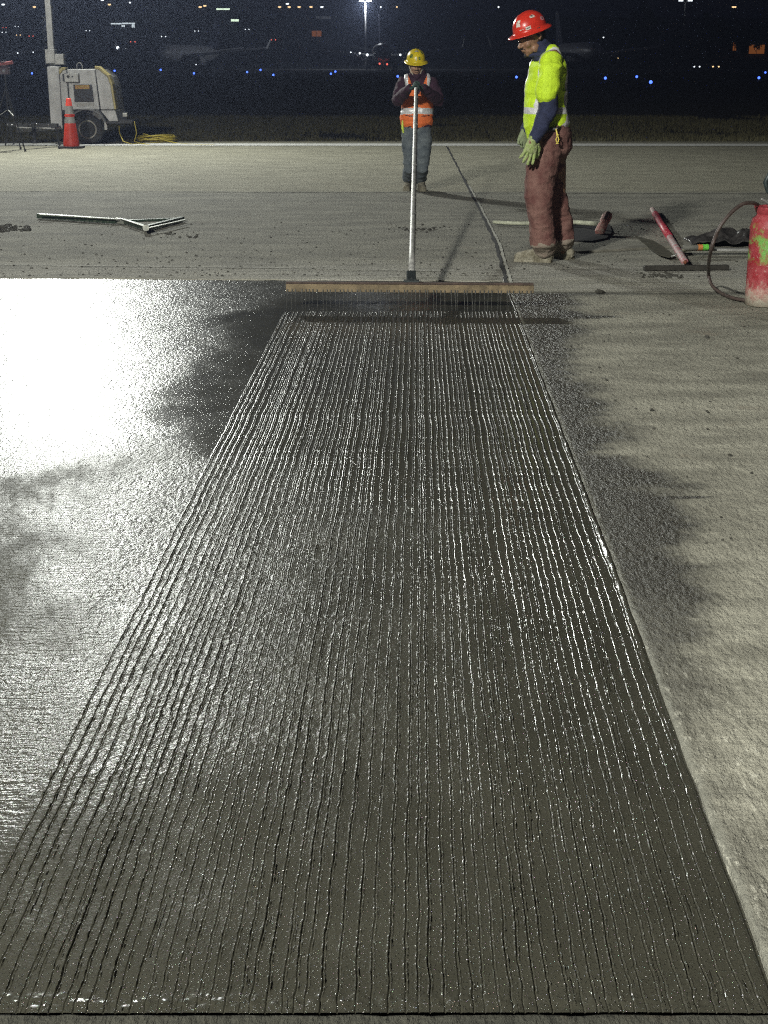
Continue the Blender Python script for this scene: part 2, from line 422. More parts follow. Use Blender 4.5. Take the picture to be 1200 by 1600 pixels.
def m_old(name, c1, c2, stain=True):
    m = bpy.data.materials.new(name); m.use_nodes = True; n = m.node_tree.nodes; l = m.node_tree.links
    b = n['Principled BSDF']; tc = n.new('ShaderNodeTexCoord'); b.inputs['Roughness'].default_value = .82
    def noise(scale, det=3, sc3=(1, 1, 1), rough=.5, loc=(0, 0, 0), dist=0):
        mp = n.new('ShaderNodeMapping'); mp.inputs['Scale'].default_value = sc3; mp.inputs['Location'].default_value = loc
        l.new(tc.outputs['Object'], mp.inputs['Vector'])
        t = n.new('ShaderNodeTexNoise'); t.inputs['Scale'].default_value = scale; t.inputs['Detail'].default_value = det; t.inputs['Roughness'].default_value = rough; t.inputs['Distortion'].default_value = dist
        l.new(mp.outputs[0], t.inputs['Vector']); return t.outputs[0]
    def rng(x, a, b_, lo=0., hi=1.):
        t = n.new('ShaderNodeMapRange'); t.interpolation_type = 'SMOOTHSTEP'; l.new(x, t.inputs[0])
        t.inputs[1].default_value = a; t.inputs[2].default_value = b_; t.inputs[3].default_value = lo; t.inputs[4].default_value = hi; return t.outputs[0]
    def mth(op, a, b_, clamp=False):
        t = n.new('ShaderNodeMath'); t.operation = op; t.use_clamp = clamp
        for i, x in enumerate((a, b_)):
            if isinstance(x, (int, float)): t.inputs[i].default_value = x
            else: l.new(x, t.inputs[i])
        return t.outputs[0]
    def mix(f, a, b_, mode='MIX'):
        t = n.new('ShaderNodeMixRGB'); t.blend_type = mode
        for i, x in enumerate((f, a, b_)):
            if isinstance(x, (int, float)): t.inputs[i].default_value = x
            elif isinstance(x, tuple): t.inputs[i].default_value = (*x, 1)
            else: l.new(x, t.inputs[i])
        return t.outputs[0]
    base = mix(rng(noise(1.4, 6, (1, 2.2, 1), .7), .35, .68), c1, c2)
    base = mix(rng(noise(320, 2), .52, .74, 0, .30), base, tuple(c * 1.5 for c in c2))      # pale sand grains
    base = mix(rng(noise(260, 2, loc=(5, 5, 0)), .60, .74, 0, .5), base, tuple(c * .35 for c in c1))   # dark pits
    base = mix(rng(noise(9, 5, (.5, 2.5, 1), .75, (2, 9, 0)), .60, .72, 0, .35), base, tuple(c * .55 for c in c1))   # scuffs
    base = mix(rng(noise(2.1, 4, (1, 1, 1), .6, (3, 1, 0)), .62, .72, 0, .25), base, (.19, .12, .07))   # rusty tinge
    sp0 = n.new('ShaderNodeSeparateXYZ'); l.new(tc.outputs['Object'], sp0.inputs[0]); Y0 = sp0.outputs[1]
    base = mix(mth('MULTIPLY', rng(Y0, 17.3, 17.7), .32), base, (.42, .395, .27))        # older, yellower bay past the cross joint
    base = mix(mth('MULTIPLY', mth('MULTIPLY', rng(Y0, 10.2, 10.6), rng(Y0, 17.55, 17.45)), .22), base, (.17, .17, .158))
    base = mix(mth('MULTIPLY', mth('MULTIPLY', rng(noise(3.5, 5, (.10, 2.6, 1), .7, (4, 4, 0)), .50, .68), rng(Y0, 10.0, 10.8)), .45), base, (.13, .125, .105))
    if stain:
        # damp margin beside the fresh slab: its own ragged shape on the pavement
        sep = n.new('ShaderNodeSeparateXYZ'); l.new(tc.outputs['Object'], sep.inputs[0]); X, Y = sep.outputs[0], sep.outputs[1]
        e = mth('SUBTRACT', X, mth('ADD', mth('MULTIPLY', mth('SUBTRACT', Y, 2.1), .0262), .655))
        wob = mth('MULTIPLY', mth('SUBTRACT', noise(1.5, 5, (.8, 1.5, 1), .62, (1, 6, 0), .2), .5), .80)
        wob = mth('ADD', wob, mth('MULTIPLY', rng(noise(2.6, 4, (.25, 3.2, 1), .6, (3, 5, 0)), .62, .74), .30))
        lim = mth('ADD', mth('ADD', rng(Y, 2.7, 4.0, .0, .30), rng(Y, 4.6, 6.0, 0, -.05)), mth('ADD', wob, rng(Y, 7.9, 9.0, 0, .20)))
        lim = mth('ADD', lim, mth('MULTIPLY', mth('SUBTRACT', noise(14, 5, (1, 1.4, 1), .7), .5), .12))
        dmp = mth('MULTIPLY', rng(mth('SUBTRACT', e, lim), .10, -.12), rng(Y, 2.6, 4.2, .45, 1.))
        dmp = mth('MULTIPLY', dmp, rng(Y, 9.75, 9.6))
        # sharp small spatters
        sp = rng(noise(22, 4, (1, 1.6, 1), .7, (8, 2, 0)), .66, .70)
        sp = mth('MULTIPLY', sp, rng(e, 1.2, 0, 0, .6))
        dmp = mth('MAXIMUM', dmp, sp)
        base = mix(mth('MULTIPLY', dmp, .92), base, (.040, .038, .031))
        r = mth('ADD', mth('MULTIPLY', dmp, -.48), .86); l.new(r, b.inputs['Roughness'])
        # chalky laitance band past the joint and behind the slab
        bd = mth('MULTIPLY', rng(Y, 9.62, 9.9), rng(Y, 11.4, 10.9))
        st_ = rng(noise(26, 4, (.06, 1.0, 1), .7, (0, 3, 0)), .40, .62)
        base = mix(mth('MULTIPLY', mth('MULTIPLY', bd, st_), .55), base, (.50, .49, .44))
        # slurry smeared over the arris, chalk-white scuffs on the near part
        sl = mth('MULTIPLY', rng(mth('ADD', e, mth('MULTIPLY', noise(30, 4), .03)), .050, .022), rng(Y, 9.7, 9.6))
        base = mix(mth('MULTIPLY', sl, .75), base, (.20, .20, .165))
        ch = mth('MULTIPLY', rng(noise(34, 5, (1.6, .5, 1), .7, (6, 6, 0)), .56, .66), rng(Y, 4.2, 2.6))
        base = mix(mth('MULTIPLY', ch, .6), base, (.56, .55, .46))
        pt = mth('MULTIPLY', rng(noise(28, 5, (1.4, .6, 1), .7, (1, 8, 0)), .58, .68), rng(Y, 5.0, 2.8))
        base = mix(mth('MULTIPLY', pt, .55), base, (.10, .095, .07))
        # dark wet sweep at the transverse joint
        j = mth('MULTIPLY', rng(Y, 9.57, 9.62), rng(Y, 9.72, 9.67)); j = mth('MULTIPLY', j, rng(noise(3, 4, (1, 1, 1), .6, (2, 2, 0)), .3, .5, .3, .8))
        base = mix(j, base, (.06, .06, .05))
    l.new(base, b.inputs['Base Color'])
    hgt = mth('ADD', noise(130, 5, (1, 1, 1), .65), mth('MULTIPLY', noise(24, 5, (1.8, .7, 1), .65), 4.0))
    hgt = mth('ADD', hgt, mth('MULTIPLY', noise(55, 3, (.15, 1.5, 1), .5), .9))   # broomed texture
    bp = n.new('ShaderNodeBump'); bp.inputs['Strength'].default_value = 1; bp.inputs['Distance'].default_value = .0042
    l.new(hgt, bp.inputs['Height']); l.new(bp.outputs[0], b.inputs['Normal'])
    return m
MO = m_old('old_concrete', (.190, .184, .146), (.365, .355, .285))
MO2 = m_old('runway_concrete', (.215, .212, .165), (.30, .30, .235), False)

def sheet(name, x0, x1, y0, y1, z, m, nx=40, ny=40, amp=0, edge=None, yfun=None):
    xs = np.linspace(x0, x1, nx); ys = np.linspace(y0, y1, ny)
    XX, YY = np.meshgrid(xs, ys)
    ZZ = z + (fbm(XX * 8, YY * 8, 3, 5) - .5) * amp
    V = np.stack([XX, YY, ZZ], -1).reshape(-1, 3)
    o = np_mesh(name, V, grid_faces(ny, nx), m); return o

def pavement():
    # right-hand old slab, with a worn arris along the joint
    ys = [-1.0]
    while ys[-1] < 9.655: ys.append(ys[-1] + .006 + .002 * max(0, ys[-1] - 2))
    ys[-1] = 9.655
    ys = np.array(ys)[:, None]
    off = np.concatenate([[0, .0005, .003, .007, .012, .02, .03], np.linspace(.045, .9, 120), np.linspace(.95, 8, 60)])[None, :]
    xe = xr(ys) + (vnoise(ys * 9, ys * 0 + 4.4, None, 61) - .5) * .006 + .001
    XX = xe + off + 0 * ys; YY = ys + 0 * XX
    rise = np.clip((5.5 - YY) / 3, .25, 1) * .009
    zed = np.interp(off[0], [0, .0005, .003, .007, .012, .02, 8], [-.03, -.004, .55, .8, .95, 1, 1])
    ZZ = rise * zed[None, :] + np.where(off > .0001, 0, -.02)
    ZZ += (fbm(XX * 34, YY * 20, 4, 81) - .5) * .0055 * np.clip(off / .02, 0, 1) + (vnoise(YY * 70, XX * 70, None, 82) - .5) * .0012 * np.clip(off / .005, 0, 1)
    V = np.stack([XX, YY, ZZ], -1).reshape(-1, 3)
    struct(np_mesh('pavement', V, grid_faces(*XX.shape), MO))
    # far pavement beyond the slab up to the edge line
    xs = np.linspace(-16, 16, 700)[None, :]
    ys = np.concatenate([[0, .0008], np.linspace(.004, 4, 330)[:], np.linspace(4.02, 18.6, 300)])[:, None]
    yb = np.where(xs < xr(10), YF - .045 * (xs + 2.7) * (xs > -2.7), 9.67)
    yb = yb + (vnoise(xs * 10, xs * 0 + 2, None, 91) - .5) * .03 * (xs < xr(10))
    YY = yb + (28.95 - yb) * (ys / 18.6); XX = xs + 0 * YY
    ZZ = .006 + (fbm(XX * 10, YY * 8, 3, 83) - .5) * .004
    ZZ[0, :] = -.03; ZZ[1, :] = 0.0
    # a slightly raised spattered strip right behind the pour
    V = np.stack([XX, YY, ZZ], -1).reshape(-1, 3)
    struct(np_mesh('pavement', V, grid_faces(*XX.shape), MO))
    # near pavement strip under the camera
    xs = np.linspace(-5.2, .60, 300)[None, :]; xs = np.concatenate([xs, [[.612, .62, .628]]], 1); ys = np.concatenate([np.linspace(-1, 1.985, 400), [1.9875, 1.988]])[:, None]
    XX = xs + .0262 * (ys - 1) * (xs > .6); YY = ys + (vnoise(xs * 25, xs * 0 + 2, None, 93) - .5) * .004
    ZZ = -.002 + (fbm(XX * 40, YY * 40, 3, 84) - .5) * .004; ZZ[-1, :] = -.03
    V = np.stack([XX, YY + 0 * XX, ZZ], -1).reshape(-1, 3)
    MN = m_old('splashed_concrete', (.030, .030, .022), (.055, .054, .040), False)
    struct(np_mesh('pavement', V, grid_faces(*XX.shape), MN))
pavement()
# dark bed under everything so the joints read as gaps; ground to the horizon
md = mat('joint_dirt', (.02, .02, .018), .95, bump=.2)
struct(sheet('joint_bed', -16, 16, -1, 30, -.035, md, 3, 3))
mgnd = mat('airfield_ground', (.035, .036, .030), .95, var=.4, scale=.15, bump=.5, bscale=4)
mb = MB(); mb.add([(-1500, 28.9, -.06), (1500, 28.9, -.06), (1500, 340, -.06), (-1500, 340, -.06)], [(0, 1, 2, 3)])
mb.add([(-1500, -60, -.06), (1500, -60, -.06), (1500, 28.9, -.06), (-1500, 28.9, -.06)], [(0, 1, 2, 3)])
struct(mb.build('ground', mgnd))
# distant taxiway and apron sheets
mtx = mat('taxiway_asphalt', (.045, .045, .048), .9, var=.2, scale=.3, bump=.3, bscale=6)
mb = MB(); mb.add([(-600, 60, -.04), (600, 60, -.04), (600, 150, -.04), (-600, 150, -.04)], [(0, 1, 2, 3)]); struct(mb.build('taxiway', mtx))
map_ = mat('apron_concrete', (.16, .16, .15), .9, var=.2, scale=.2, bump=.3, bscale=6)
mb = MB(); mb.add([(-600, 255, -.04), (600, 255, -.04), (600, 339, -.04), (-600, 339, -.04)], [(0, 1, 2, 3)]); struct(mb.build('apron', map_))
# painted edge line
mwl = mat('white_line_paint', (.80, .80, .76), .7, var=.18, scale=14, bump=.2)
mb = MB()
seg = 60
for i in range(seg):
    x0, x1 = -16 + 32 * i / seg, -16 + 32 * (i + 1) / seg
    mb.add([(x0, 27.35 - .011 * x0, .013), (x1, 27.35 - .011 * x1, .013), (x1, 28.1 - .011 * x1, .013), (x0, 28.1 - .011 * x0, .013)], [(0, 1, 2, 3)])
struct(mb.build('edge_line', mwl))
# hill rising behind the apron
def hz(y):
    return -.06 if y < 340 else float(np.interp(y, [340, 380, 450, 560, 700, 1000, 1400], [-.06, 2, 7, 13, 20, 30, 38]))
mh = mat('hill_ground', (.02, .022, .016), .95, var=.5, scale=.05, bump=.5, bscale=1)
xs = np.linspace(-1500, 1500, 120); ysn = np.array([340, 350, 380, 410, 450, 500, 560, 620, 700, 800, 1000, 1200, 1400])
XX, YY = np.meshgrid(xs, ysn); ZZ = np.array([[hz(y) for x in xs] for y in ysn]) + (YY > 345) * (fbm(XX * .02, YY * .02, 3, 7) - .5) * 3 * np.clip((YY - 380) / 200, 0, 1)
struct(np_mesh('hill', np.stack([XX, YY, ZZ], -1).reshape(-1, 3), grid_faces(*XX.shape), mh))

# runway joints: the longitudinal seam that runs on from the slab, dark with pale spalled edges
mj = mat('joint_sealant', (.03, .03, .03), .8, var=.5, scale=20)
mjl = mat('spalled_joint_edge', (.42, .42, .37), .9, var=.3, scale=30)
def seam(pts, wd, z, m, name='joint_line', jit=.006, n=90):
    mb = MB(); P = [Vector(p) for p in pts]
    L = [];
    for i in range(n + 1):
        t = i / n * (len(P) - 1); k = min(int(t), len(P) - 2); p = P[k].lerp(P[k + 1], t - k); d = (P[k + 1] - P[k]).normalized(); s = Vector((d.y, -d.x, 0))
        w_ = wd * random.uniform(.6, 1.3); j = random.uniform(-jit, jit)
        L.append((p + s * (j - w_ / 2), p + s * (j + w_ / 2)))
    vs = [Vector((q.x, q.y, z)) for a in L for q in a]
    mb.add(vs, [(2 * i, 2 * i + 1, 2 * i + 3, 2 * i + 2) for i in range(n)])
    return struct(mb.build(name, m))
p0 = G(800, 455); p1 = G(697, 228)
p0 = Vector((xr(9.7), 9.7, 0))
seam([p0, G(775, 383), G(747, 325), G(715, 262), p1], .030, .0125, mj)
seam([p0 + Vector((.030, 0, 0)), G(775, 383) + Vector((.030, 0, 0)), G(747, 325) + Vector((.028, 0, 0)), G(730, 292) + Vector((.026, 0, 0))], .022, .014, mjl, jit=.003, n=160)
seam([G(-20, 300), G(1220, 304)], .03, .0125, mj, jit=.004)
seam([G(0, 238), G(90, 230), G(95, 229)], .05, .0125, mj, n=30)
seam([G(-10, 416), G(450, 421)], .02, .0125, mjl, jit=.008, n=160)
seam([G(450, 421), G(800, 428)], .015, .0125, mjl, jit=.008, n=160)

# grass verge: many blades, one mass
def grass():
    n = 60000; rng = np.random.RandomState(5)
    x = rng.uniform(-15, 15, n); y = 28.85 + 15 * rng.uniform(0, 1, n) ** 1.2
    dens = fbm(x * .6, y * .4, 3, 9); keep = dens > .33; x = x[keep]; y = y[keep]; n = len(x)
    h = rng.uniform(-.03, .035, n) + (dens[keep] - .4) * .06; a = rng.uniform(0, 6.28, n); lean = rng.uniform(-.05, .05, (n, 2)); wd = .014
    b0 = np.stack([x - wd * np.cos(a), y - wd * np.sin(a), np.full(n, -.06)], 1); b1 = np.stack([x + wd * np.cos(a), y + wd * np.sin(a), np.full(n, -.06)], 1)
    t = np.stack([x + lean[:, 0], y + lean[:, 1], h], 1); t2 = t + np.array([.003, 0, 0])
    V = np.stack([b0, b1, t2, t], 1).reshape(-1, 3); f = np.arange(n * 4).reshape(-1, 4)
    m = mat('dry_grass', (.13, .12, .06), .8, var=.5, scale=2, bump=0)
    o = np_mesh('grass', V, f, m); o.data.polygons.foreach_set('use_smooth', [False] * n)
    tag(o, 'strip of short dry grass beyond the white edge line', 'grass', kind='stuff')
grass()

# ================================================================== LIGHT TOWER
M_galv = mat('galvanised_steel', (.42, .42, .40), .45, .6, var=.2, scale=12, bump=.1)
M_panel = mat('dusty_grey_panel', (.74, .74, .72), .55, .1, var=.25, scale=5, bump=.08)
M_trim = mat('faded_yellow_trim', (.62, .52, .22), .5, var=.2, scale=8)
M_blk = mat('black_steel', (.02, .02, .022), .5, var=.3)
M_rub = mat('tyre_rubber', (.025, .025, .025), .85, var=.3, scale=30, bump=.3)
M_rim = mat('scuffed_white_rim', (.5, .48, .42), .5, var=.35, scale=25)
M_glass = mat('lamp_glass', (.8, .85, .9), .2, var=0, bump=0, emit=(.9, .97, 1, 1.5))
M_wht = mat('white_sticker', (.6, .6, .56), .6, var=.25, scale=40)
M_redst = mat('red_yellow_sticker', (.45, .12, .05), .6, col2=(.6, .5, .1), scale=60, thr=(.45, .55))

def lamp_row(parent, loc, target, power, col):
    # the row of four lamp heads gives off light as one 1.5 m wide strip
    d = bpy.data.lights.new('lamp_light', 'AREA'); d.shape = 'RECTANGLE'; d.size = 1.5; d.size_y = .34; d.energy = power; d.color = col; d.spread = R(165)
    o = bpy.data.objects.new('lamp_light', d); C.objects.link(o); o.parent = parent; o.location = loc
    o.rotation_euler = (target - (loc + parent.location)).to_track_quat('-Z', 'Y').to_euler()

def light_tower():
    base = G(140, 226)
    root = thing('light_tower', 'grey towable light tower with one wheel showing and tall mast behind the orange cone', 'light tower', (base.x, base.y, 0))
    SX, SZ = .0121, .0126
    def q(u, v, y=0): return Vector(((u - 140) * SX, y, (226 - v) * SZ))
    def poly(pts, y0, th): return [q(u, v, y0) for u, v in pts], Vector((0, th, 0))
    mb = MB(); mb.prism(*poly([(113, 175), (159, 175), (155, 117), (112, 117)], .0, 1.1)); mb.build('cabinet', M_panel, root, bevel=.015)
    for pts in ([(96, 176), (111.5, 176), (110.5, 118), (106, 118), (95, 130)], [(160.5, 175), (182, 175), (178, 140), (174, 128), (160, 117), (156, 117)]):
        mb = MB(); mb.prism(*poly(pts, .005, 1.09)); mb.build('side_panel', M_panel, root, bevel=.012)
    # yellow edging of both hoods
    for pts in ([(91, 176), (95.7, 176), (94.7, 130.5), (106, 118.3), (110, 118), (110, 114.5), (104, 114.5), (90, 128.5)],
                [(182.5, 175), (185.5, 174), (181.5, 138), (177, 125.5), (162, 113), (155.5, 112.5), (155.5, 116.5), (160.5, 116.7), (174.4, 127.5), (178.5, 140)]):
        mb = MB(); mb.prism(*poly(pts, -.03, .25)); mb.build('hood_edge', M_trim, root, bevel=.008)
    mb = MB(); mb.prism(*poly([(160, 176), (183, 176), (187, 192), (173, 192)], .01, 1.0)); mb.build('rear_skirt', M_panel, root, bevel=.01)
    # window with black louvre, sticker strips
    wn = MB().prism(*poly([(121, 164), (151, 164), (149.5, 139), (120.5, 139)], -.02, .019)).build('louvre', M_blk, root)
    mb = MB()
    for i in range(6): mb.box(q(136, 145 + i * 3.2, -.026), (.32, .010, .012))
    mb.build('louvre_slats', mat('grey_louvre', (.035, .035, .04), .6), wn)
    MB().box(q(134.5, 142.5, -.03), (.27, .008, .07)).build('warning_sticker', M_redst, root)
    MB().box(q(137, 168, -.012), (.32, .008, .055)).build('data_plate', M_wht, root)
    cb = MB().box(q(120, 129, -.07), (.27, .12, .16)).build('control_box', M_galv, root, bevel=.01)
    MB().tube([q(115.5, 127.5, -.13), q(115.5, 127.5, -.15)], .025, 14, rnd=False).build('gauge', M_blk, cb)
    MB().tube([q(122, 127.5, -.13), q(122, 127.5, -.15)], .014, 12, rnd=False).build('switch', M_blk, cb)
    MB().box(q(109, 129, -.04), (.08, .08, .13)).build('hinge', M_blk, root)
    MB().tube([q(122.5, 117, .3), q(122.5, 111, .3), q(124, 108.6, .3), q(127, 108, .3), q(129.5, 109, .3), q(131, 112, .3), q(131, 117, .3)], .012, 8).build('lifting_eye', M_galv, root, smooth=True)
    # chassis, fender, wheel
    mb = MB(); mb.box(q(140, 179, .5), (.95, .9, .07)); mb.box(q(185, 193, .5), (.55, .8, .06)); mb.build('chassis', M_blk, root)
    mb = MB(); arc = []
    for a in range(20, 161, 10): arc.append((math.cos(R(a)) * .36, math.sin(R(a)) * .36))
    for i in range(len(arc) - 1):
        (x0, z0), (x1, z1) = arc[i], arc[i + 1]; c = q(140, 203, 0)
        mb.bar(c + Vector((x0, -.03, z0)), c + Vector((x1, -.03, z1)), .24, .02, up=(c * 0 + Vector(((x0 + x1) / 2, 0, (z0 + z1) / 2))))
    mb.build('fender', mat('fender_steel', (.12, .12, .12), .5), root)
    MB().box(q(156, 183, .0), (.18, .10, .14), Matrix.Rotation(.9, 3, 'Y')).build('fender_stay', mat('fender_steel', (.12, .12, .12), .5), root)
    wc = q(140, 203.5, 0); wc.z = .285
    Mw = Matrix.Translation(wc) @ Matrix.Rotation(math.pi / 2, 4, 'X')
    wh = MB().lathe([(.17, -.09), (.24, -.10), (.275, -.075), (.285, -.03), (.285, .03), (.275, .075), (.24, .10), (.17, .09)], 36, Mw).build('wheel', M_rub, root, smooth=True)
    rim = MB().lathe([(.0, .055), (.05, .060), (.055, .075), (.06, .05), (.12, .03), (.145, .09), (.165, .105), (.172, .10), (.172, .05), (.0, .04)], 36, Mw).build('rim', M_rim, wh, smooth=True)
    mb = MB()
    for i in range(8):
        a = i * math.pi / 4; p = wc + Vector((math.cos(a) * .10, -.045, math.sin(a) * .10)); MB().tube([p, p + Vector((0, -.012, 0))], .017, 8, rnd=False).build('rim_hole', M_blk, rim)
    # rear lamp bracket and marker
    MB().bar(q(183, 190, .2), q(196, 190, .2), .04, .04).bar(q(194, 192, .2), q(194, 178, .2), .03, .03).build('rear_bracket', M_blk, root)
    MB().box(q(196, 183, .16), (.085, .05, .07)).build('marker_lamp', mat('white_marker', (.75, .75, .7), .4), root, bevel=.006)
    MB().box(q(166, 199, .1), (.05, .05, .14)).build('jack_foot', M_galv, root)
    # draw bar running left with hitch and fixtures
    mb = MB(); mb.bar(q(94, 200, .35), q(22, 205, .3), .09, .11); mb.bar(q(94, 200, .8), q(30, 205, .35), .07, .09); mb.build('draw_bar', M_galv, root)
    MB().tube([q(50, 196, .2), q(50, 226, .2)], .035, 10).tube([q(50, 226, .2), q(50, 224, .2)], .07, 12).build('jack', M_blk, root)
    # mast: wide foot, then telescoping square sections with winch box
    mx_ = L1.x - base.x; my = L1.y - base.y + .25
    def mp(u, v): return Vector((0, 0, (226 - v) * SZ)) + Vector((mx_, my, 0))
    mast = MB().box(Vector((mx_ + .02, my - .02, .86)), (.22, .24, 1.12)).build('mast_foot', M_panel, root, bevel=.01)
    m2 = MB().box(Vector((mx_, my - .05, 2.3)), (.115, .12, 3.2)).box(Vector((mx_, my - .03, 4.9)), (.10, .10, 2.4)).build('mast', M_galv, root, bevel=.006)
    wb = W(85, 90, base.y - .2) - Vector((base.x, base.y, 0))
    MB().box(wb + Vector((-.06, 0, .02)), (.18, .2, .25)).box(wb + Vector((.1, 0, -.03)), (.18, .18, .19)).build('winch_box', M_galv, m2, bevel=.008)
    mb = MB()
    pts = []
    for i in range(26):
        t = i / 25; a = i * 1.6; pts.append(Vector((mx_ - .10 + .04 * math.cos(a), my - .12 + .04 * math.sin(a), 1.35 + t * .95)))
    MB().tube(pts, .012, 6).build('coiled_cable', M_blk, m2, smooth=True)
    MB().tube([Vector((mx_ + .06, my - .14, 2.5)), Vector((mx_ + .09, my - .14, 3.6)), Vector((mx_ + .07, my - .14, 5.8))], .008, 6).build('winch_rope', M_blk, m2)
    # head with four lamps
    top = Vector((mx_, my - .05, 6.2))
    mb = MB(); mb.bar(top + Vector((-.75, 0, 0)), top + Vector((.75, 0, 0)), .06, .06); mb.build('lamp_bar', M_galv, root)
    for i, dx in enumerate((-.6, -.22, .22, .6)):
        c = top + Vector((dx, -.08, .22 if i in (0, 3) else .20))
        ln = Vector((1.0 - dx * .3, 7.0, 0)) if i != 1 else Vector((4, 14, 0))
        dr = (ln - (c + base)).normalized()
        mt = Matrix.Translation(c) @ dr.to_track_quat('Z', 'Y').to_matrix().to_4x4()
        hd = MB().lathe([(.05, -.16), (.11, -.14), (.17, -.04), (.19, .0), (.17, 0.0), (.10, -.1)], 20, mt, close=False).build('lamp_head', M_blk, root, smooth=True)
        MB().lathe([(.0, -.012), (.165, -.012), (.165, -.006), (0, -.006)], 20, mt).build('lamp_glass', M_glass, hd)
    lamp_row(root, top + Vector((0, -.13, .21)), Vector((1.4, 7.5, 0)), P1 * 4, (.97, 1.0, .93))
    return root
TOWER = light_tower()
# the second tower stands behind the photographer's left shoulder; its lamps throw the shadows that run away up the runway
def second_tower():
    root = thing('light_tower', 'second light tower standing behind the photographer, lighting the pour', 'light tower', (L2.x, L2.y, 0))
    MB().box((0, 0, 3.75), (.13, .13, 7.3)).build('mast', M_galv, root, bevel=.006)
    MB().box((.0, -.6, .75), (1.2, 1.1, .9)).build('cabinet', M_panel, root, bevel=.02)
    MB().bar((-.75, 0, 7.35), (.75, 0, 7.35), .06, .06).build('lamp_bar', M_galv, root)
    for dx in (-.6, -.22, .22, .6):
        c = Vector((dx, .08, 7.5)); dr = (Vector((1.2 + dx, 11, 0)) - (c + root.location)).normalized()
        mt = Matrix.Translation(c) @ dr.to_track_quat('Z', 'Y').to_matrix().to_4x4()
        hd = MB().lathe([(.05, -.16), (.11, -.14), (.17, -.04), (.19, .0), (.17, 0.0), (.10, -.1)], 20, mt, close=False).build('lamp_head', M_blk, root, smooth=True)
        MB().lathe([(.0, -.012), (.165, -.012), (.165, -.006), (0, -.006)], 20, mt).build('lamp_glass', M_glass, hd)
    lamp_row(root, Vector((0, .13, 7.5)), Vector((1.2, 11, 0)), P2 * 4, (1.0, .99, .91))
second_tower()

# ================================================================== RAKE
def rake():
    c = W(640, 449, 9.0); zb = c.z
    root = thing('texture_rake', 'long wooden tining rake with pale pole standing across the grooved wet concrete', 'rake', (c.x, 9.0, 0))
    off = Vector((c.x, 9.0, 0))
    a = W(447, 450.5, 9.05); b = W(834, 450.5, 8.98)
    M_wood = mat('muddy_pine_bar', (.17, .13, .075), .75, var=.35, scale=14, bump=.25)
    M_top = mat('brown_bar_top', (.055, .035, .026), .7, var=.4, scale=20)
    zc = (a.z + b.z) / 2
    A = Vector((a.x, a.y, zc)); B = Vector((b.x, b.y, zc))
    bar = MB().bar(A, B, .030, .050).build('head_bar', M_wood, root, off, bevel=.003)
    MB().bar(A + Vector((.002, .0, .0325)), B + Vector((-.002, 0, .0325)), .036, .013).build('top_strip', M_top, root, off, bevel=.002)
    n = 58; rng = random.Random(4)
    M_wire = mat('spring_wire', (.14, .14, .13), .4, .5, var=.2)
    for i in range(n):
        t = (i + .5 + rng.uniform(-.3, .3)) / n; p = A.lerp(B, t); tip = Vector((p.x + rng.uniform(-.006, .006), p.y - .055, .001)); 
        MB().box(p + Vector((0, -.0175, -.018)), (.006, .006, .022)).tube([p + Vector((0, -.008, -.018)), p + Vector((0, -.022, -.03)), p.lerp(tip, .6) + Vector((0, -.012, 0)), tip], [.0016, .0015, .0013, .0012], 6).build('tine', M_wire, root, off)
    # clamp and pole
    k = A.lerp(B, .508)
    cl = MB().box(k + Vector((0, .02, .025)), (.10, .06, .05)).bar(k + Vector((0, .02, .03)), k + Vector((.0, .13, .075)), .06, .05).build('clamp', mat('dark_bracket', (.05, .06, .06), .5, .5), root, off, bevel=.004)
    P0 = k + Vector((.0, .03, .04)); P1_ = W(650.5, 133, 17.03)
    M_pole = mat('chalky_aluminium_pole', (.30, .30, .29), .5, .35, col2=(.60, .60, .56), scale=9, bump=.15, bscale=90)
    pole = MB().tube([P0.lerp(P1_, i / 10) + Vector((0, 0, -.04 * math.sin(math.pi * i / 10))) for i in range(11)], .0215, 16, rnd=False).build('pole', M_pole, root, off, smooth=True)
    for t in (.24, .47, .71, .9):
        mb = MB(); q = P0.lerp(P1_, t) + Vector((0, 0, -.04 * math.sin(math.pi * t))); dd = (P1_ - P0).normalized(); mb.tube([q - dd * .05, q + dd * .05], .0235, 16, rnd=False).build('pole_coupling', M_pole, pole, off)
    return P0, P1_
RP0, RP1 = rake()
def pole_at(t): return RP0.lerp(RP1, t) + Vector((0, 0, -.04 * math.sin(math.pi * t)))

# ================================================================== PEOPLE
def head_parts(mb, M, s=1.0, beard=False):
    """head in its own frame: face towards -Y, up +Z, origin at the centre of the skull"""
    def T(p): return M @ (Vector(p) * s)
    R3 = M.to_3x3()
    def E(c, r): mb.ell(T(c), tuple(x * s for x in r), R3, 18, 12)
    E((0, .012, .02), (.076, .096, .092)); E((0, -.03, -.02), (.066, .066, .085))
    E((0, -.045, -.075), (.048, .045, .040)); E((0, -.070, -.100), (.022, .018, .017))     # jaw, chin
    E((0, -.086, .012), (.052, .016, .014))                                                # brow
    for sx in (-1, 1):
        E((sx * .040, -.066, -.032), (.024, .024, .024)); E((sx * .052, -.02, -.075), (.020, .035, .030))
    mb.tube([T((0, -.090, .006)), T((0, -.105, -.018)), T((0, -.116, -.034))], [.009 * s, .011 * s, .013 * s], 10)
    for sx in (-1, 1): E((sx * .012, -.101, -.037), (.009, .012, .008))
    E((0, -.093, -.061), (.024, .012, .0065)); E((0, -.090, -.073), (.021, .012, .007))      # lips
    for sx in (-1, 1):
        mb.tube([T((sx * .078, .012, .022)), T((sx * .088, .022, .018)), T((sx * .088, .024, -.004)), T((sx * .080, .014, -.024))], [.009 * s, .010 * s, .009 * s, .008 * s], 8)
        E((sx * .077, .014, 0), (.010, .012, .020))
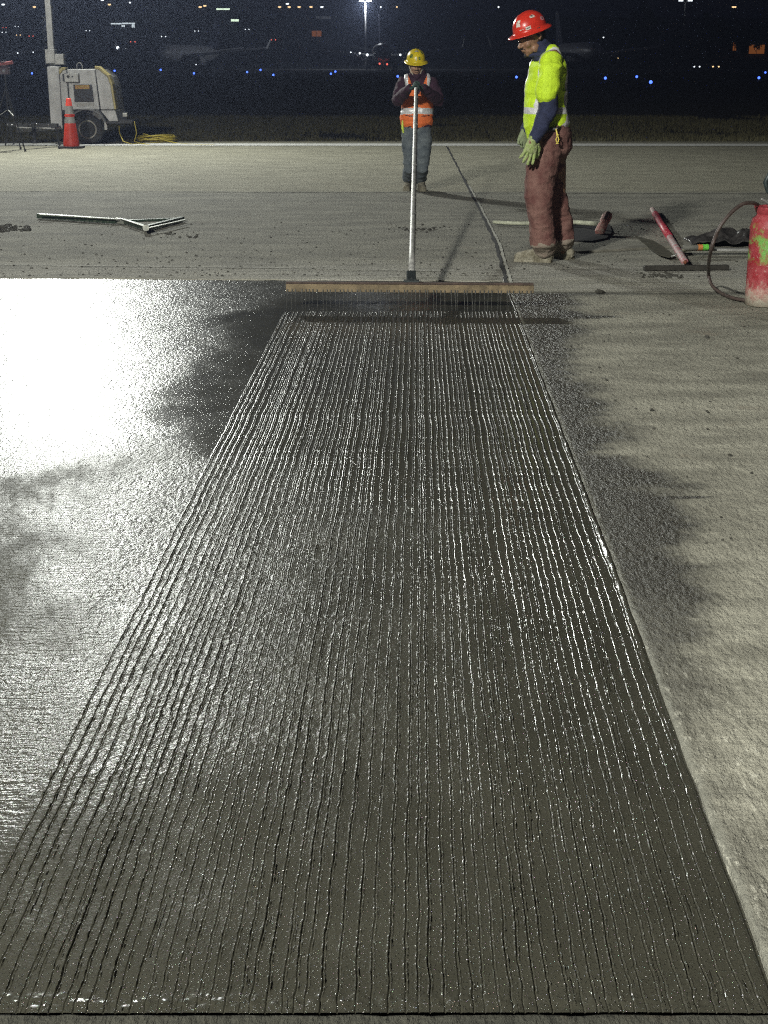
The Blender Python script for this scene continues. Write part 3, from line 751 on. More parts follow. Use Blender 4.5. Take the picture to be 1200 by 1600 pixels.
def eyes(M, parent, off, s=1.0):
    me = mat('eye_white', (.6, .58, .54), .3, var=0, bump=0); mi = mat('iris', (.02, .012, .008), .2, var=0, bump=0)
    for sx in (-1, 1):
        e = MB().ell(M @ (Vector((sx * .031, -.079, -.003)) * s), (.0125 * s, .0105 * s, .006 * s), M.to_3x3(), 12, 8).build('eye', me, parent, off, smooth=True)
        MB().ell(M @ (Vector((sx * .031, -.088, -.0045)) * s), (.0055 * s, .003 * s, .0045 * s), M.to_3x3(), 10, 6).build('iris', mi, e, off, smooth=True)
def hard_hat(M, parent, off, m, s=1.0, mband=None):
    """full-brim hard hat; local frame as the head"""
    mb = MB(); n = 48
    def pt(a, t, inner):
        # t 0..1 dome from crown to rim, 1..2 brim
        th_ = .003 if inner else 0
        ca, sa = math.cos(a), math.sin(a)
        if t <= 1:
            ph = t * math.pi / 2
            r = math.sin(ph) ** .92; z = math.cos(ph) ** .85 if t < 1 else 0
            x = (.113 - th_) * r * ca; y = (.134 - th_) * r * sa; zz = (.128 - th_) * z
            if not inner and t < .95:   # crown ribs front to back
                for rx, am in ((0, .006), (.034, .0035), (-.034, .0035)):
                    zz += am * math.exp(-((x - rx) / .009) ** 2) * (1 - t ** 3)
            zz += .0
        else:
            k = t - 1; fr = max(0, -sa); bk = max(0, sa)
            ex = .030 + .022 * fr ** 2 + .006 * bk
            x = (.113 + ex * k) * ca; y = (.134 + ex * k) * sa; zz = -.012 * k - .010 * k * k - (.003 if inner else 0) + .004 * fr * k
        return M @ (Vector((x, y, zz)) * s)
    ts = [0.02, .15, .3, .45, .6, .72, .82, .9, .96, 1.0, 1.25, 1.5, 1.75, 2.0]
    rings = [[pt(2 * math.pi * k / n, t, False) for k in range(n)] for t in ts] + [[pt(2 * math.pi * k / n, t, True) for k in range(n)] for t in reversed(ts)]
    vs = [p for r in rings for p in r]; fs = []
    for i in range(len(rings) - 1):
        for k in range(n):
            a = i * n + k; b = i * n + (k + 1) % n; fs.append((a, a + n, b + n, b))
    fs.append(tuple(range(n))); fs.append(tuple(reversed(range((len(rings) - 1) * n, len(rings) * n))))
    mb.add(vs, fs)
    o = mb.build('hard_hat', m, parent, off, smooth=True)
    def surf(az, t, lift=.0015):   # az degrees: 0 = front(-Y), + = towards +X
        a = R(az - 90); p = pt(a, t, False); c = M @ Vector((0, 0, .0)); return p + (p - c).normalized() * lift
    return o, surf
def sticker(surf, az, t, w, h, m, parent, off, name='sticker', rnd=False, lift=.0015):
    mb = MB(); n = 8; vs = []; fs = []
    if rnd:
        vs.append(surf(az, t, lift))
        for k in range(16):
            a = 2 * math.pi * k / 16; vs.append(surf(az + w * math.cos(a), t + h * math.sin(a), lift))
        fs = [(0, 1 + k, 1 + (k + 1) % 16) for k in range(16)]
    else:
        for j in range(n + 1):
            for i in range(n + 1): vs.append(surf(az + w * (i / n * 2 - 1), t + h * (j / n * 2 - 1), lift))
        fs = [(j * (n + 1) + i, j * (n + 1) + i + 1, (j + 1) * (n + 1) + i + 1, (j + 1) * (n + 1) + i) for j in range(n) for i in range(n)]
    mb.add(vs, fs); return mb.build(name, m, parent, off, smooth=True)

def open_hand(mb, wr, d, nrm, s=1.0, left=True, curl=(.25, .35, .45, .55), spread=.12, thumb=1):
    """wr wrist, d finger direction, nrm back-of-hand normal"""
    d = Vector(d).normalized(); nrm = Vector(nrm); nrm = (nrm - d * nrm.dot(d)).normalized(); sd = d.cross(nrm)   # side
    mb.tube([wr - d * .03 * s, wr + d * .02 * s, wr + d * .055 * s, wr + d * .085 * s], [(.030 * s, .024 * s), (.036 * s, .020 * s), (.044 * s, .018 * s), (.043 * s, .015 * s)], 14, side=sd)
    lens = (.070, .080, .076, .060)
    for i in range(4):
        o = (i - 1.5) * .0215 * s * thumb
        a = (i - 1.5) * spread * thumb; dd = (d * math.cos(a) + sd * math.sin(a)).normalized()
        p = wr + d * .082 * s + sd * o; pts = [p - dd * .02 * s, p]; c = 0
        for k in range(3):
            c += curl[i] * (1 if k else .6); L = lens[i] * s * (.42, .32, .26)[k]
            p = p + (dd * math.cos(c) - nrm * math.sin(c)) * L; pts.append(p.copy())
        mb.tube(pts, [.0115 * s, .0112 * s, .0105 * s, .0100 * s, .0088 * s], 10)
    o = wr + d * .022 * s - sd * .030 * s * thumb
    p1 = o + (d * .55 - sd * .65 * thumb - nrm * .35).normalized() * .042 * s; p2 = p1 + (d * .8 - sd * .35 * thumb - nrm * .35).normalized() * .034 * s; p3 = p2 + (d * .95 - sd * .05 * thumb - nrm * .3).normalized() * .024 * s
    mb.tube([o + sd * .015 * thumb * s, o, p1, p2, p3], [.016 * s, .016 * s, .0135 * s, .012 * s, .010 * s], 10)

def grip_hand(mb, c, ax, wr, s=1.0, pr=.0215):
    """fingers closed round a pole through c with axis ax; wr = wrist point"""
    ax = Vector(ax).normalized(); r = (wr - c); r = (r - ax * r.dot(ax)).normalized(); t = ax.cross(r)
    R0 = pr + .011
    palm = c + r * (pr + .016)
    mb.tube([wr, wr.lerp(palm, .55), palm + t * .004], [(.034 * s, .026 * s), (.040 * s, .022 * s), (.042 * s, .018 * s)], 14, side=ax)
    for i in range(4):
        h = (i - 1.5) * .0215 * s; pts = []
        for a in (20, 60, 105, 150, 195, 235):
            a = R(a); pts.append(c + ax * h + (r * math.cos(a) + t * math.sin(a)) * (R0 + (.006 if a < .6 else 0)))
        mb.tube(pts, [.0125 * s, .0118 * s, .0112 * s, .0108 * s, .0100 * s, .0088 * s], 10)
    pts = []
    for k, a in enumerate((0, -45, -90, -130)):
        a = R(a); pts.append(c + ax * (.045 * s + .006 * k) + (r * math.cos(a) + t * math.sin(a)) * (R0 + .003))
    mb.tube(pts, [.016 * s, .0135 * s, .012 * s, .010 * s], 10)

M_skin = mat('brown_skin', (.27, .15, .09), .5, var=.18, scale=25, bump=.06, bscale=300)
M_hiv = mat('hi_vis_yellow', (.60, .86, .03), .75, var=.10, scale=14, bump=.25, bscale=150)
M_refl = mat('silver_reflective_tape', (.80, .80, .80), .38, .15, var=.12, scale=60, bump=.1)
M_navy = mat('navy_jersey', (.020, .026, .065), .85, var=.25, scale=20, bump=.25, bscale=200)
M_pants = mat('muddy_maroon_trousers', (.125, .050, .042), .9, col2=(.24, .135, .11), scale=9, bump=.35, bscale=160, thr=(.38, .72))
M_glove = mat('dusty_green_glove', (.30, .42, .11), .85, col2=(.38, .42, .22), scale=30, bump=.3, bscale=200)
M_boot = mat('cement_caked_boots', (.13, .115, .075), .95, col2=(.34, .32, .25), scale=22, bump=.6, bscale=70)

def boot(mb, heel, toe, s=1.0, top=None):
    d = (toe - heel); d.z = 0; L = d.length; d.normalize(); sd = Vector((-d.y, d.x, 0))
    h = Vector((heel.x, heel.y, 0))
    mb.tube([h + d * .035 + Vector((0, 0, .052)), h + d * .10 + Vector((0, 0, .055)), h + d * L * .62 + Vector((0, 0, .050)), h + d * (L - .045) + Vector((0, 0, .040))],
            [(.040 * s, .047), (.042 * s, .052), (.050 * s, .046), (.044 * s, .037)], 16, side=sd)
    mb.box(h + d * L / 2 + Vector((0, 0, .014)), (L * .93, .082 * s, .024), Matrix.Rotation(math.atan2(d.y, d.x), 3, 'Z'))
    mb.tube([h + d * L * .40 + Vector((0, 0, .075)), h + d * L * .27 + Vector((0, 0, .12)), h + d * L * .22 + Vector((0, 0, .20))], [(.045, .050), (.050, .055), (.055, .058)], 14, side=sd)

def person_right():
    gl = G(838, 411); 
    root = thing('person', 'person in red hard hat, yellow hi-vis shirt and muddy maroon trousers looking down', 'person', (1.33, 11.25, 0))
    off = Vector((1.33, 11.25, 0)); D = 11.25
    Fw = Vector((-.93, -.36, 0)).normalized(); Lf = Vector((-Fw.y * -1, 0, 0))
    Lf = Vector((-Fw.y, Fw.x, 0)); Lf = -Lf if Lf.y > 0 else Lf       # his left, towards the camera
    S = Lf
    # head frame
    up = (Vector((0, 0, 1)) * math.cos(R(20)) + Fw * math.sin(R(20))).normalized()
    fw = (Fw * math.cos(R(20)) - Vector((0, 0, 1)) * math.sin(R(20))).normalized()
    fwh = (fw + Vector((0, -.12, 0))).normalized(); fwh = (fwh - up * fwh.dot(up)).normalized()
    yax = -fwh; xax = yax.cross(up)
    hc = W(830.0, 57.5, D - .02)
    MH = Matrix.Translation(hc) @ Matrix((xax, yax, up)).transposed().to_4x4()
    # ---- body, one skin
    mb = MB(); head_parts(mb, MH, 1.06)
    neck0 = W(845, 74, D)
    mb.tube([MH @ Vector((0, .03, -.04)), neck0, W(855, 92, D)], [.056, .060, .075], 14)
    mb.tube([W(856, 92, D), W(855, 130, D), W(853, 175, D), W(861, 215, D)], [(.16, .085), (.155, .10), (.14, .09), (.15, .10)], 20, side=S)
    jl = [W(859, 95, D - .18), W(856, 170, D - .23), W(835, 213, D - .30)]
    jr = [W(858, 95, D + .18), W(842, 165, D + .24), W(822, 202, D + .20)]
    for j in (jl, jr):
        mb.tube([j[0] + (W(856, 95, D) - j[0]) * .5, j[0], (j[0] + j[1]) / 2, j[1], j[2]], [.06, .055, .048, .040, .027], 12)
        dd = (j[2] - j[1]).normalized(); mb.tube([j[2], j[2] + dd * .06], [(.024, .020), (.030, .014)], 10)
    GL = G(850, 411); GR = G(880, 406)
    ll = [W(858, 212, D - .08), W(845, 312, D - .10), Vector((GL.x, GL.y, .08))]
    lr = [W(866, 212, D + .08), W(873, 312, D + .11), Vector((GR.x, GR.y, .08))]
    for j in (ll, lr):
        mb.tube([j[0], j[0].lerp(j[1], .5), j[1], j[1].lerp(j[2], .35), j[2]], [.085, .075, .055, .052, .036], 14)
    body = organic(mb, 'body', M_skin, root, off, voxel=.0055, smooth=3, ff=.5)
    eyes(MH, root, off, 1.06)
    # moustache and brows
    mbh = MB()
    for sx in (-1, 1):
        mbh.tube([MH @ (Vector((sx * .012, -.100, .016)) * 1.06), MH @ (Vector((sx * .034, -.096, .021)) * 1.06), MH @ (Vector((sx * .054, -.080, .014)) * 1.06)], [.0035, .0042, .002], 6)
    mbh.build('eyebrows', mat('black_hair', (.012, .01, .009), .7), root, off, smooth=True)
    mbh = MB(); mbh.tube([MH @ (Vector((-.026, -.094, -.056)) * 1.06), MH @ (Vector((0, -.107, -.050)) * 1.06), MH @ (Vector((.026, -.094, -.056)) * 1.06)], [.003, .0045, .003], 6)
    mbh.tube([MH @ (Vector((0, -.086, -.098)) * 1.06), MH @ (Vector((0, -.090, -.108)) * 1.06)], [.009, .011], 6)
    mbh.build('moustache', mat('black_hair', (.012, .01, .009), .7), root, off, smooth=True)
    mbh = MB().ell(MH @ Vector((0, .035, .0)), (.080, .082, .075), MH.to_3x3())
    mbh.build('hair', mat('black_hair', (.012, .01, .009), .7), root, off, smooth=True)
    MB().ell(MH @ Vector((-.090 if (MH @ Vector((-.09, 0, 0))).y < hc.y else .090, .006, .004)), (.012, .012, .012), None, 10, 8).build('ear_plug', mat('black_plastic_bud', (.03, .03, .03), .3), root, off, smooth=True)
    # ---- gaiter
    mb = MB()
    mb.tube([MH @ Vector((0, .040, -.055)), neck0 + Vector((-.02, 0, -.0)), W(852, 86, D), W(857, 98, D)], [(.066, .078), (.078, .088), (.088, .088), (.10, .09)], 24, side=S)
    mb.tube([MH @ Vector((0, -.050, -.118)), MH @ Vector((0, -.01, -.118)), MH @ Vector((0, .05, -.085))], [(.045, .020), (.062, .026), (.066, .034)], 20, side=S)
    organic(mb, 'neck_gaiter', M_navy, root, off, voxel=.006, smooth=3, wr=[(.006, (18, 18, 60), 3)])
    # ---- undershirt arms (navy)
    mb = MB()
    mb.tube([W(858, 105, D - .20), W(856, 148, D - .23), jl[1] + Vector((.0, 0, 0)), W(846, 196, D - .27), W(835, 216, D - .30)], [.062, .070, .072, .058, .040], 18)
    mb.tube([W(858, 105, D + .20), W(846, 148, D + .24), jr[1], W(830, 190, D + .22), jr[2]], [.060, .066, .062, .052, .040], 18)
    organic(mb, 'long_sleeve_undershirt', M_navy, root, off, voxel=.007, smooth=3, wr=[(.007, (12, 12, 18), 5), (.002, (30, 30, 40), 6)])
    # ---- hi-vis shirt
    mb = MB()
    mb.tube([W(858, 83, D), W(858, 90, D), W(857, 99, D), W(855, 113, D), W(853, 135, D), W(852, 162, D), W(853, 186, D), W(855, 198, D)],
            [(.090, .072), (.14, .082), (.19, .105), (.200, .128), (.192, .140), (.182, .148), (.188, .155), (.192, .158)], 30, side=S)
    mb.tube([W(857, 95, D), W(861, 97, D - .15), W(861, 108, D - .205), W(857, 126, D - .23), W(855, 147, D - .235)], [.072, .078, .082, .084, .084], 20)
    mb.tube([W(857, 95, D), W(860, 97, D + .15), W(858, 108, D + .21), W(852, 126, D + .24), W(847, 146, D + .25)], [.072, .078, .080, .080, .078], 20)
    cx = W(855, 130, D)
    zt = [W(0, v, D).z for v in (166, 178, 150, 158)]
    def pick(p):
        r = p - cx; f = r.dot(Fw); s = r.dot(Lf)
        if abs(s) > .17 and p.z > W(0, 150, D).z: 
            if p.z > cx.z + .20 and abs(s) < .205 and abs(f) < .5: pass
            else: return 0
        # waist band (tilted), lower one and shoulder braces front / back
        zz = p.z + .0 * f
        b0 = W(0, 177, D).z; b1 = W(0, 167, D).z
        if b0 < zz < b1 and abs(s) < .21: return 1
        if .085 < abs(s) < .135 and p.z > b1 and (abs(f) > .03 or p.z > cx.z + .2): return 1
        if s > .03 and -.118 < f < -.070 and W(0, 172, D).z < p.z < W(0, 94, D).z: return 1
        # diagonal back stripe
        if f < -.03 and abs((p.z - cx.z) * .5 + s * 1.0 - .02) < .028: return 1
        return 0
    organic(mb, 'hi_vis_shirt', [M_hiv, M_refl], root, off, voxel=.006, smooth=4, wr=[(.011, (8, 8, 12), 15), (.0025, (20, 20, 26), 16)], pick=pick)
    # ---- trousers
    mb = MB()
    mb.tube([W(856, 188, D), W(859, 200, D), W(862, 215, D), W(864, 226, D)], [(.175, .125), (.185, .130), (.19, .135), (.165, .130)], 26, side=S)
    mb.tube([W(858, 212, D - .08), W(850, 245, D - .10), W(843, 285, D - .11), W(842, 320, D - .12), W(846, 350, D - .11), W(849, 378, D - .10), Vector((GL.x, GL.y, .14))],
            [.116, .116, .106, .101, .090, .094, .094], 22)
    mb.tube([W(866, 212, D + .08), W(861, 245, D + .10), W(860, 280, D + .11), W(868, 315, D + .12), W(876, 345, D + .12), W(879, 375, D + .11), Vector((GR.x, GR.y + .02, .14))],
            [.112, .108, .096, .088, .084, .084, .082], 22)
    organic(mb, 'work_trousers', [M_pants, mat('cement_caked_hem', (.20, .15, .12), .95, col2=(.33, .29, .23), scale=24, bump=.5, bscale=80)], root, off, voxel=.0065, smooth=3, wr=[(.010, (8, 8, 9), 25), (.005, (17, 17, 26), 26), (.0015, (40, 40, 60), 27)], pick=lambda p: 1 if p.z < .135 + .05 * float(vnoise(np.array([p.x * 30]), np.array([p.z * 30 + p.y * 20]))[0]) else 0)
    MB().tube([W(884, 196, D - .10), W(870, 201, D - .22), W(850, 205, D - .20)], .012, 8).build('belt', M_blk, root, off)
    # ---- carabiner clip hanging from the hem
    k = MB(); a = W(869, 202, D - .24)
    def ringp(c, rx, rz, n=14): return [c + Vector((rx * math.cos(2 * math.pi * i / n), -.0, rz * math.sin(2 * math.pi * i / n))) for i in range(n + 1)]
    k.tube([a, W(870, 207, D - .245), W(871, 213, D - .25)], .006, 8); k.tube(ringp(W(871, 218, D - .25), .010, .020), .0045, 6); k.box(W(871, 211, D - .25), (.018, .01, .012)); k.box(W(871, 224, D - .25), (.022, .01, .008))
    k.build('glove_clip', mat('yellow_clip', (.75, .62, .12), .5), root, off, smooth=True)
    # ---- gloves
    mb = MB(); open_hand(mb, W(834, 216, D - .30), (W(821, 262, D - .33) - W(836, 208, D - .29)), Vector((.35, -1, .0)), 1.18, thumb=1, curl=(.10, .16, .2, .28), spread=.13)
    mb.tube([W(838, 208, D - .285), W(833, 219, D - .30)], [.046, .040], 14)
    organic(mb, 'glove', M_glove, root, off, voxel=.0036, smooth=2, wr=[(.0025, (60, 60, 60), 8)])
    mb = MB(); wr_ = jr[2]
    open_hand(mb, wr_, (W(814, 232, D + .15) - wr_), Vector((-.3, 1, 0)), 1.10, thumb=-1, curl=(.3, .35, .4, .45), spread=.08)
    mb.tube([W(826, 195, D + .2), wr_], [.044, .038], 14)
    organic(mb, 'glove', mat('grey_green_glove', (.20, .24, .14), .85, var=.3, scale=30), root, off, voxel=.0036, smooth=2)
    # ---- boots
    hl = G(864, 411); tl = G(802, 409)
    mb = MB(); boot(mb, Vector((hl.x, hl.y, 0)), Vector((tl.x, tl.y, 0))); organic(mb, 'boot', M_boot, root, off, voxel=.005, smooth=2, wr=[(.004, (50, 50, 50), 9)])
    hr = G(894, 407); tr = G(846, 400)
    mb = MB(); boot(mb, Vector((hr.x, hr.y, 0)), Vector((tr.x, tr.y + .02, 0))); organic(mb, 'boot', M_boot, root, off, voxel=.005, smooth=2, wr=[(.004, (50, 50, 50), 19)])
    # ---- hard hat
    hup = (Vector((0, 0, 1)) * math.cos(R(19)) + Fw * math.sin(R(19))).normalized()
    hat_c = W(828.0, 45.5, D - .02)
    hy = -(fwh - hup * fwh.dot(hup)).normalized(); hx = hy.cross(hup)
    MHat = Matrix.Translation(hat_c) @ Matrix((hx, hy, hup)).transposed().to_4x4()
    hat, surf = hard_hat(MHat, root, off, mat('scuffed_red_hard_hat', (.62, .035, .018), .32, var=.14, scale=22, bump=.03, coat=.3), 1.0)
    sg = 1 if (MHat @ Vector((.1, 0, 0))).y < hat_c.y else -1
    ws = mat('worn_white_sticker', (.66, .62, .56), .5, col2=(.5, .30, .24), scale=60, thr=(.5, .6)); dk = mat('dark_print', (.05, .06, .05), .5, var=0)
    s1 = sticker(surf, sg * 86, .52, 13, .075, ws, hat, off, 'round_sticker', True)
    s2 = sticker(surf, sg * 124, .76, 12, .085, mat('pink_sticker', (.62, .25, .28), .5, var=.3, scale=60), hat, off, 'round_sticker', True)
    s3 = sticker(surf, sg * 22, .66, 9, .13, ws, hat, off)
    s4 = sticker(surf, sg * 58, .90, 9, .05, ws, hat, off)
    sticker(surf, sg * 84, .50, 5, .03, dk, s1, off, 'print', True, .003); sticker(surf, sg * 124, .76, 4, .028, dk, s2, off, 'print', True, .003)
    sticker(surf, sg * 58, .90, 6, .012, dk, s4, off, 'print', False, .003)
    sticker(surf, sg * 34, .90, 8, .010, ws, hat, off)
    sticker(surf, sg * 92, 1.02, 6, .03, dk, hat, off, 'strap_slot')
    return root
person_right()

M_skin2 = mat('tan_skin', (.40, .24, .16), .5, var=.18, scale=25, bump=.06)
M_maroon = mat('dark_maroon_sweatshirt', (.040, .014, .030), .85, var=.3, scale=15, bump=.25, bscale=150)
M_orange = mat('orange_mesh_vest', (1.0, .21, .05), .7, var=.12, scale=20, bump=.25, bscale=200)
M_jean = mat('dusty_blue_jeans', (.075, .095, .115), .9, col2=(.20, .23, .24), scale=9, bump=.3, bscale=160, thr=(.35, .7))
M_dglove = mat('dark_green_glove', (.035, .07, .055), .8, var=.3, scale=40)
def person_left():
    D = 17.5; base = Vector((.38, D, 0)); off = base
    root = thing('person', 'person in yellow hard hat and orange vest leaning on the rake pole', 'person', base)
    S = Vector((1, 0, 0)); z = lambda v: W(0, v, D).z
    up = (Vector((0, 0, 1)) * math.cos(R(14)) - Vector((0, 1, 0)) * math.sin(R(14))).normalized()
    fw = Vector((.10, -1, 0)); fw = (fw - up * fw.dot(up)).normalized(); yax = -fw; xax = yax.cross(up)
    hc = W(649.5, 100, D - .06)
    MH = Matrix.Translation(hc) @ Matrix((xax, yax, up)).transposed().to_4x4()
    mb = MB(); head_parts(mb, MH, .98)
    mb.tube([MH @ Vector((0, .03, -.04)), W(651, 117, D), W(652, 128, D)], [.054, .058, .07], 14)
    mb.tube([W(652, 130, D), W(652, 155, D), W(652, 180, D), W(651, 200, D)], [(.165, .09), (.15, .10), (.14, .09), (.15, .10)], 20, side=S)
    # hands on the pole
    ax = (RP1 - RP0).normalized()
    hT = RP1 - ax * .03; hB = RP1 - ax * .17
    jr = [W(630, 130, D), W(621.5, 157, D - .16), hB + Vector((-.085, .02, -.01))]
    jl = [W(675, 130, D), W(685, 157, D - .14), hT + Vector((.085, .02, -.03))]
    for j in (jl, jr):
        mb.tube([j[0].lerp(W(652, 130, D), .5), j[0], (j[0] + j[1]) / 2, j[1], j[2]], [.06, .055, .047, .040, .027], 12)
        mb.tube([j[2], j[2].lerp(hT if j is jl else hB, .5)], .022, 8)
    AL = G(638, 297); AR = G(657, 298)
    ll = [W(642, 198, D), W(641, 243, D - .05), Vector((AL.x, AL.y + .03, .08))]; lr = [W(660, 198, D), W(662, 243, D - .04), Vector((AR.x, AR.y + .03, .08))]
    for j in (ll, lr):
        mb.tube([j[0], j[0].lerp(j[1], .5), j[1], j[1].lerp(j[2], .35), j[2]], [.085, .075, .055, .050, .036], 14)
    organic(mb, 'body', M_skin2, root, off, voxel=.006, smooth=3)
    eyes(MH, root, off, .98)
    mbh = MB()
    mbh.tube([MH @ Vector((-.026, -.092, -.054)), MH @ Vector((0, -.105, -.049)), MH @ Vector((.026, -.092, -.054))], [.003, .005, .003], 6)
    mbh.build('moustache', mat('black_hair', (.012, .01, .009), .7), root, off, smooth=True)
    MB().ell(MH @ Vector((0, .03, .0)), (.078, .082, .075), MH.to_3x3()).build('hair', mat('black_hair', (.012, .01, .009), .7), root, off, smooth=True)
    # chin strap
    pts = []
    for a in range(-90, 91, 15): pts.append(MH @ Vector((.079 * math.sin(R(a)) , -.075 * math.cos(R(a)) * .9 - .012, .0 - .118 * math.cos(R(a)))))
    MB().tube(pts, .0045, 6).build('chin_strap', mat('pale_strap', (.6, .58, .45), .6), root, off, smooth=True)
    # sweatshirt with hood collar
    mb = MB()
    mb.tube([W(651, 118, D), W(652, 124, D), W(652, 132, D), W(652, 150, D), W(652, 170, D), W(651, 190, D), W(651, 194, D)],
            [(.085, .07), (.13, .085), (.185, .11), (.18, .122), (.17, .122), (.178, .125), (.18, .125)], 26, side=S)
    mb.tube([W(644, 116, D - .06), W(651, 121, D - .11), W(659, 116, D - .06), W(662, 112, D + .02)], [.028, .026, .028, .026], 12)
    for j in (jl, jr):
        mid = (j[0] + j[1]) / 2
        mb.tube([j[0].lerp(W(652, 130, D), .45), j[0], mid, j[1], j[1].lerp(j[2], .5), j[2]], [.08, .080, .072, .066, .058, .042], 16)
    organic(mb, 'sweatshirt', M_maroon, root, off, voxel=.007, smooth=3, wr=[(.009, (12, 12, 20), 5), (.002, (28, 28, 40), 6)])
    # vest
    mb = MB()
    mb.tube([W(652, 128, D), W(652, 136, D), W(652, 150, D), W(652, 168, D), W(651, 180, D), W(651, 187, D)],
            [(.150, .118), (.172, .134), (.183, .142), (.188, .145), (.196, .150), (.200, .152)], 30, side=S)
    for sx in (-1, 1):
        c = W(652, 128, D); mb.tube([c + Vector((sx * .105, -.10, -.03)), c + Vector((sx * .115, -.085, .03)), c + Vector((sx * .11, -.03, .06)), c + Vector((sx * .105, .07, .03))], [(.040, .035)] * 4, 14, side=S)
    cz = [z(v) for v in (167, 176, 148, 156)]
    vc = W(652, 150, D)
    def pick(p):
        x = p.x - vc.x; f = -(p.y - D)
        if z(177) < p.z + abs(x) * .06 < z(167.5): return 1
        if .112 < abs(x) < .158 and p.z > z(150): return 1
        if f > 0 and p.z > z(147) and abs(x) < .02 + (p.z - z(147)) * .42: return 2
        if f > .05 and .055 < abs(x) < .105 and z(132.5) < p.z < z(130.8): return 3
        if f > .05 and .045 < abs(x) < .145 and z(182.5) < p.z - abs(x) * .10 < z(181): return 3
        if f > 0 and abs(x) < .006: return 3
        return 0
    organic(mb, 'safety_vest', [M_orange, M_refl, M_maroon, M_blk], root, off, voxel=.0065, smooth=3, wr=[(.006, (10, 10, 24), 35)], pick=pick)
    mb = MB(); mb.tube([W(637, 160, D - .15), W(651, 150, D - .16), W(664, 162, D - .15)], [(.014, .03)] * 3, 8)
    # jeans
    mb = MB()
    mb.tube([W(651, 184, D), W(651, 192, D), W(651, 203, D)], [(.165, .115), (.175, .12), (.17, .115)], 22, side=S)
    mb.tube([W(641, 196, D), W(639.5, 220, D - .02), W(640, 243, D - .05), W(640, 262, D - .03), Vector((AL.x, AL.y + .03, .13))], [.092, .092, .078, .074, .068], 18)
    mb.tube([W(661, 196, D), W(662.5, 220, D - .02), W(661.5, 243, D - .04), W(659.5, 262, D - .02), Vector((AR.x, AR.y + .03, .13))], [.092, .090, .077, .073, .067], 18)
    organic(mb, 'jeans', M_jean, root, off, voxel=.007, smooth=3, wr=[(.008, (8, 8, 10), 45), (.003, (18, 18, 30), 46)])
    mb = MB(); grip_hand(mb, hB, ax, jr[2], 1.12); mb.tube([jr[2].lerp(jr[1], .28), jr[2]], [.044, .038], 14); organic(mb, 'glove', M_dglove, root, off, voxel=.004, smooth=2)
    mb = MB(); grip_hand(mb, hT, ax, jl[2], 1.12); mb.tube([jl[2].lerp(jl[1], .28), jl[2]], [.044, .038], 14); organic(mb, 'glove', M_dglove, root, off, voxel=.004, smooth=2)
    for g_, dx in ((AL, -.03), (AR, .03)):
        mb = MB(); boot(mb, Vector((g_.x, g_.y + .07, 0)), Vector((g_.x + dx, g_.y - .20, 0))); organic(mb, 'boot', M_boot, root, off, voxel=.006, smooth=2)
    k = W(629, 200, D - .08); MB().tube([k + Vector((0, 0, .08)), k, k + Vector((.01, 0, -.05))], [.009, .016, .011], 8).build('key_tag', mat('lime_tag', (.6, .75, .1), .5), root, off, smooth=True)
    hat_c = W(650, 94, D - .05); MHat = Matrix.Translation(hat_c) @ Matrix((xax, yax, up)).transposed().to_4x4()
    hat, surf = hard_hat(MHat, root, off, mat('scuffed_yellow_hard_hat', (.80, .62, .02), .32, var=.10, scale=22, bump=.03, coat=.3), .97)
    dk = mat('dark_print', (.05, .06, .05), .5, var=0); gs = mat('green_black_sticker', (.05, .12, .03), .5, col2=(.3, .35, .05), scale=80, thr=(.5, .55))
    for az, t, w_, h_ in ((-42, .66, 11, .12), (14, .78, 6, .09), (52, .45, 10, .10)): sticker(surf, az, t, w_, h_, gs, hat, off)
    sticker(surf, -6, .80, 4, .11, mat('pale_yellow_sticker', (.8, .75, .45), .5), hat, off); sticker(surf, 0, .28, 25, .06, mat('grey_sticker', (.4, .4, .36), .5), hat, off)
    for az in (-70, 62): sticker(surf, az, .97, 3, .03, mat('pale_yellow_sticker', (.8, .75, .45), .5), hat, off, 'rivet', True)
person_left()

# ================================================================== TOOLS AND GEAR ON THE PAVEMENT
ZP = .008
def gp(u, v, h=0): p = G(u, v, ZP + h); return Vector((p.x, p.y, ZP + h))

def cone():
    b = G(112, 232); root = thing('traffic_cone', 'orange traffic cone with two white bands in front of the light tower wheel', 'cone', (b.x, b.y, .006))
    mo = mat('orange_cone_plastic', (.85, .07, .035), .5, var=.1, scale=8); mw = mat('cone_reflective_band', (.62, .60, .56), .45, var=.1, scale=20)
    MB().box((0, 0, .018), (.42, .40, .034)).build('base', mat('black_cone_base', (.03, .028, .03), .8), root, bevel=.01)
    MB().lathe([(.150, .03), (.145, .06), (.045, .86), (.030, .875), (0, .877)], 28).build('cone_body', mo, root, smooth=True)
    def rr(z): return .145 + (.045 - .145) * (z - .06) / .80
    for z0, z1 in ((.44, .55), (.60, .74)):
        MB().lathe([(rr(z0) + .003, z0), (rr(z1) + .003, z1)], 28, close=False).build('reflective_band', mw, root, smooth=True)
    MB().lathe([(rr(.565) + .012, .562), (rr(.58) + .014, .575), (rr(.59) + .006, .592)], 28, close=False).build('ridge', mo, root, smooth=True)
cone()

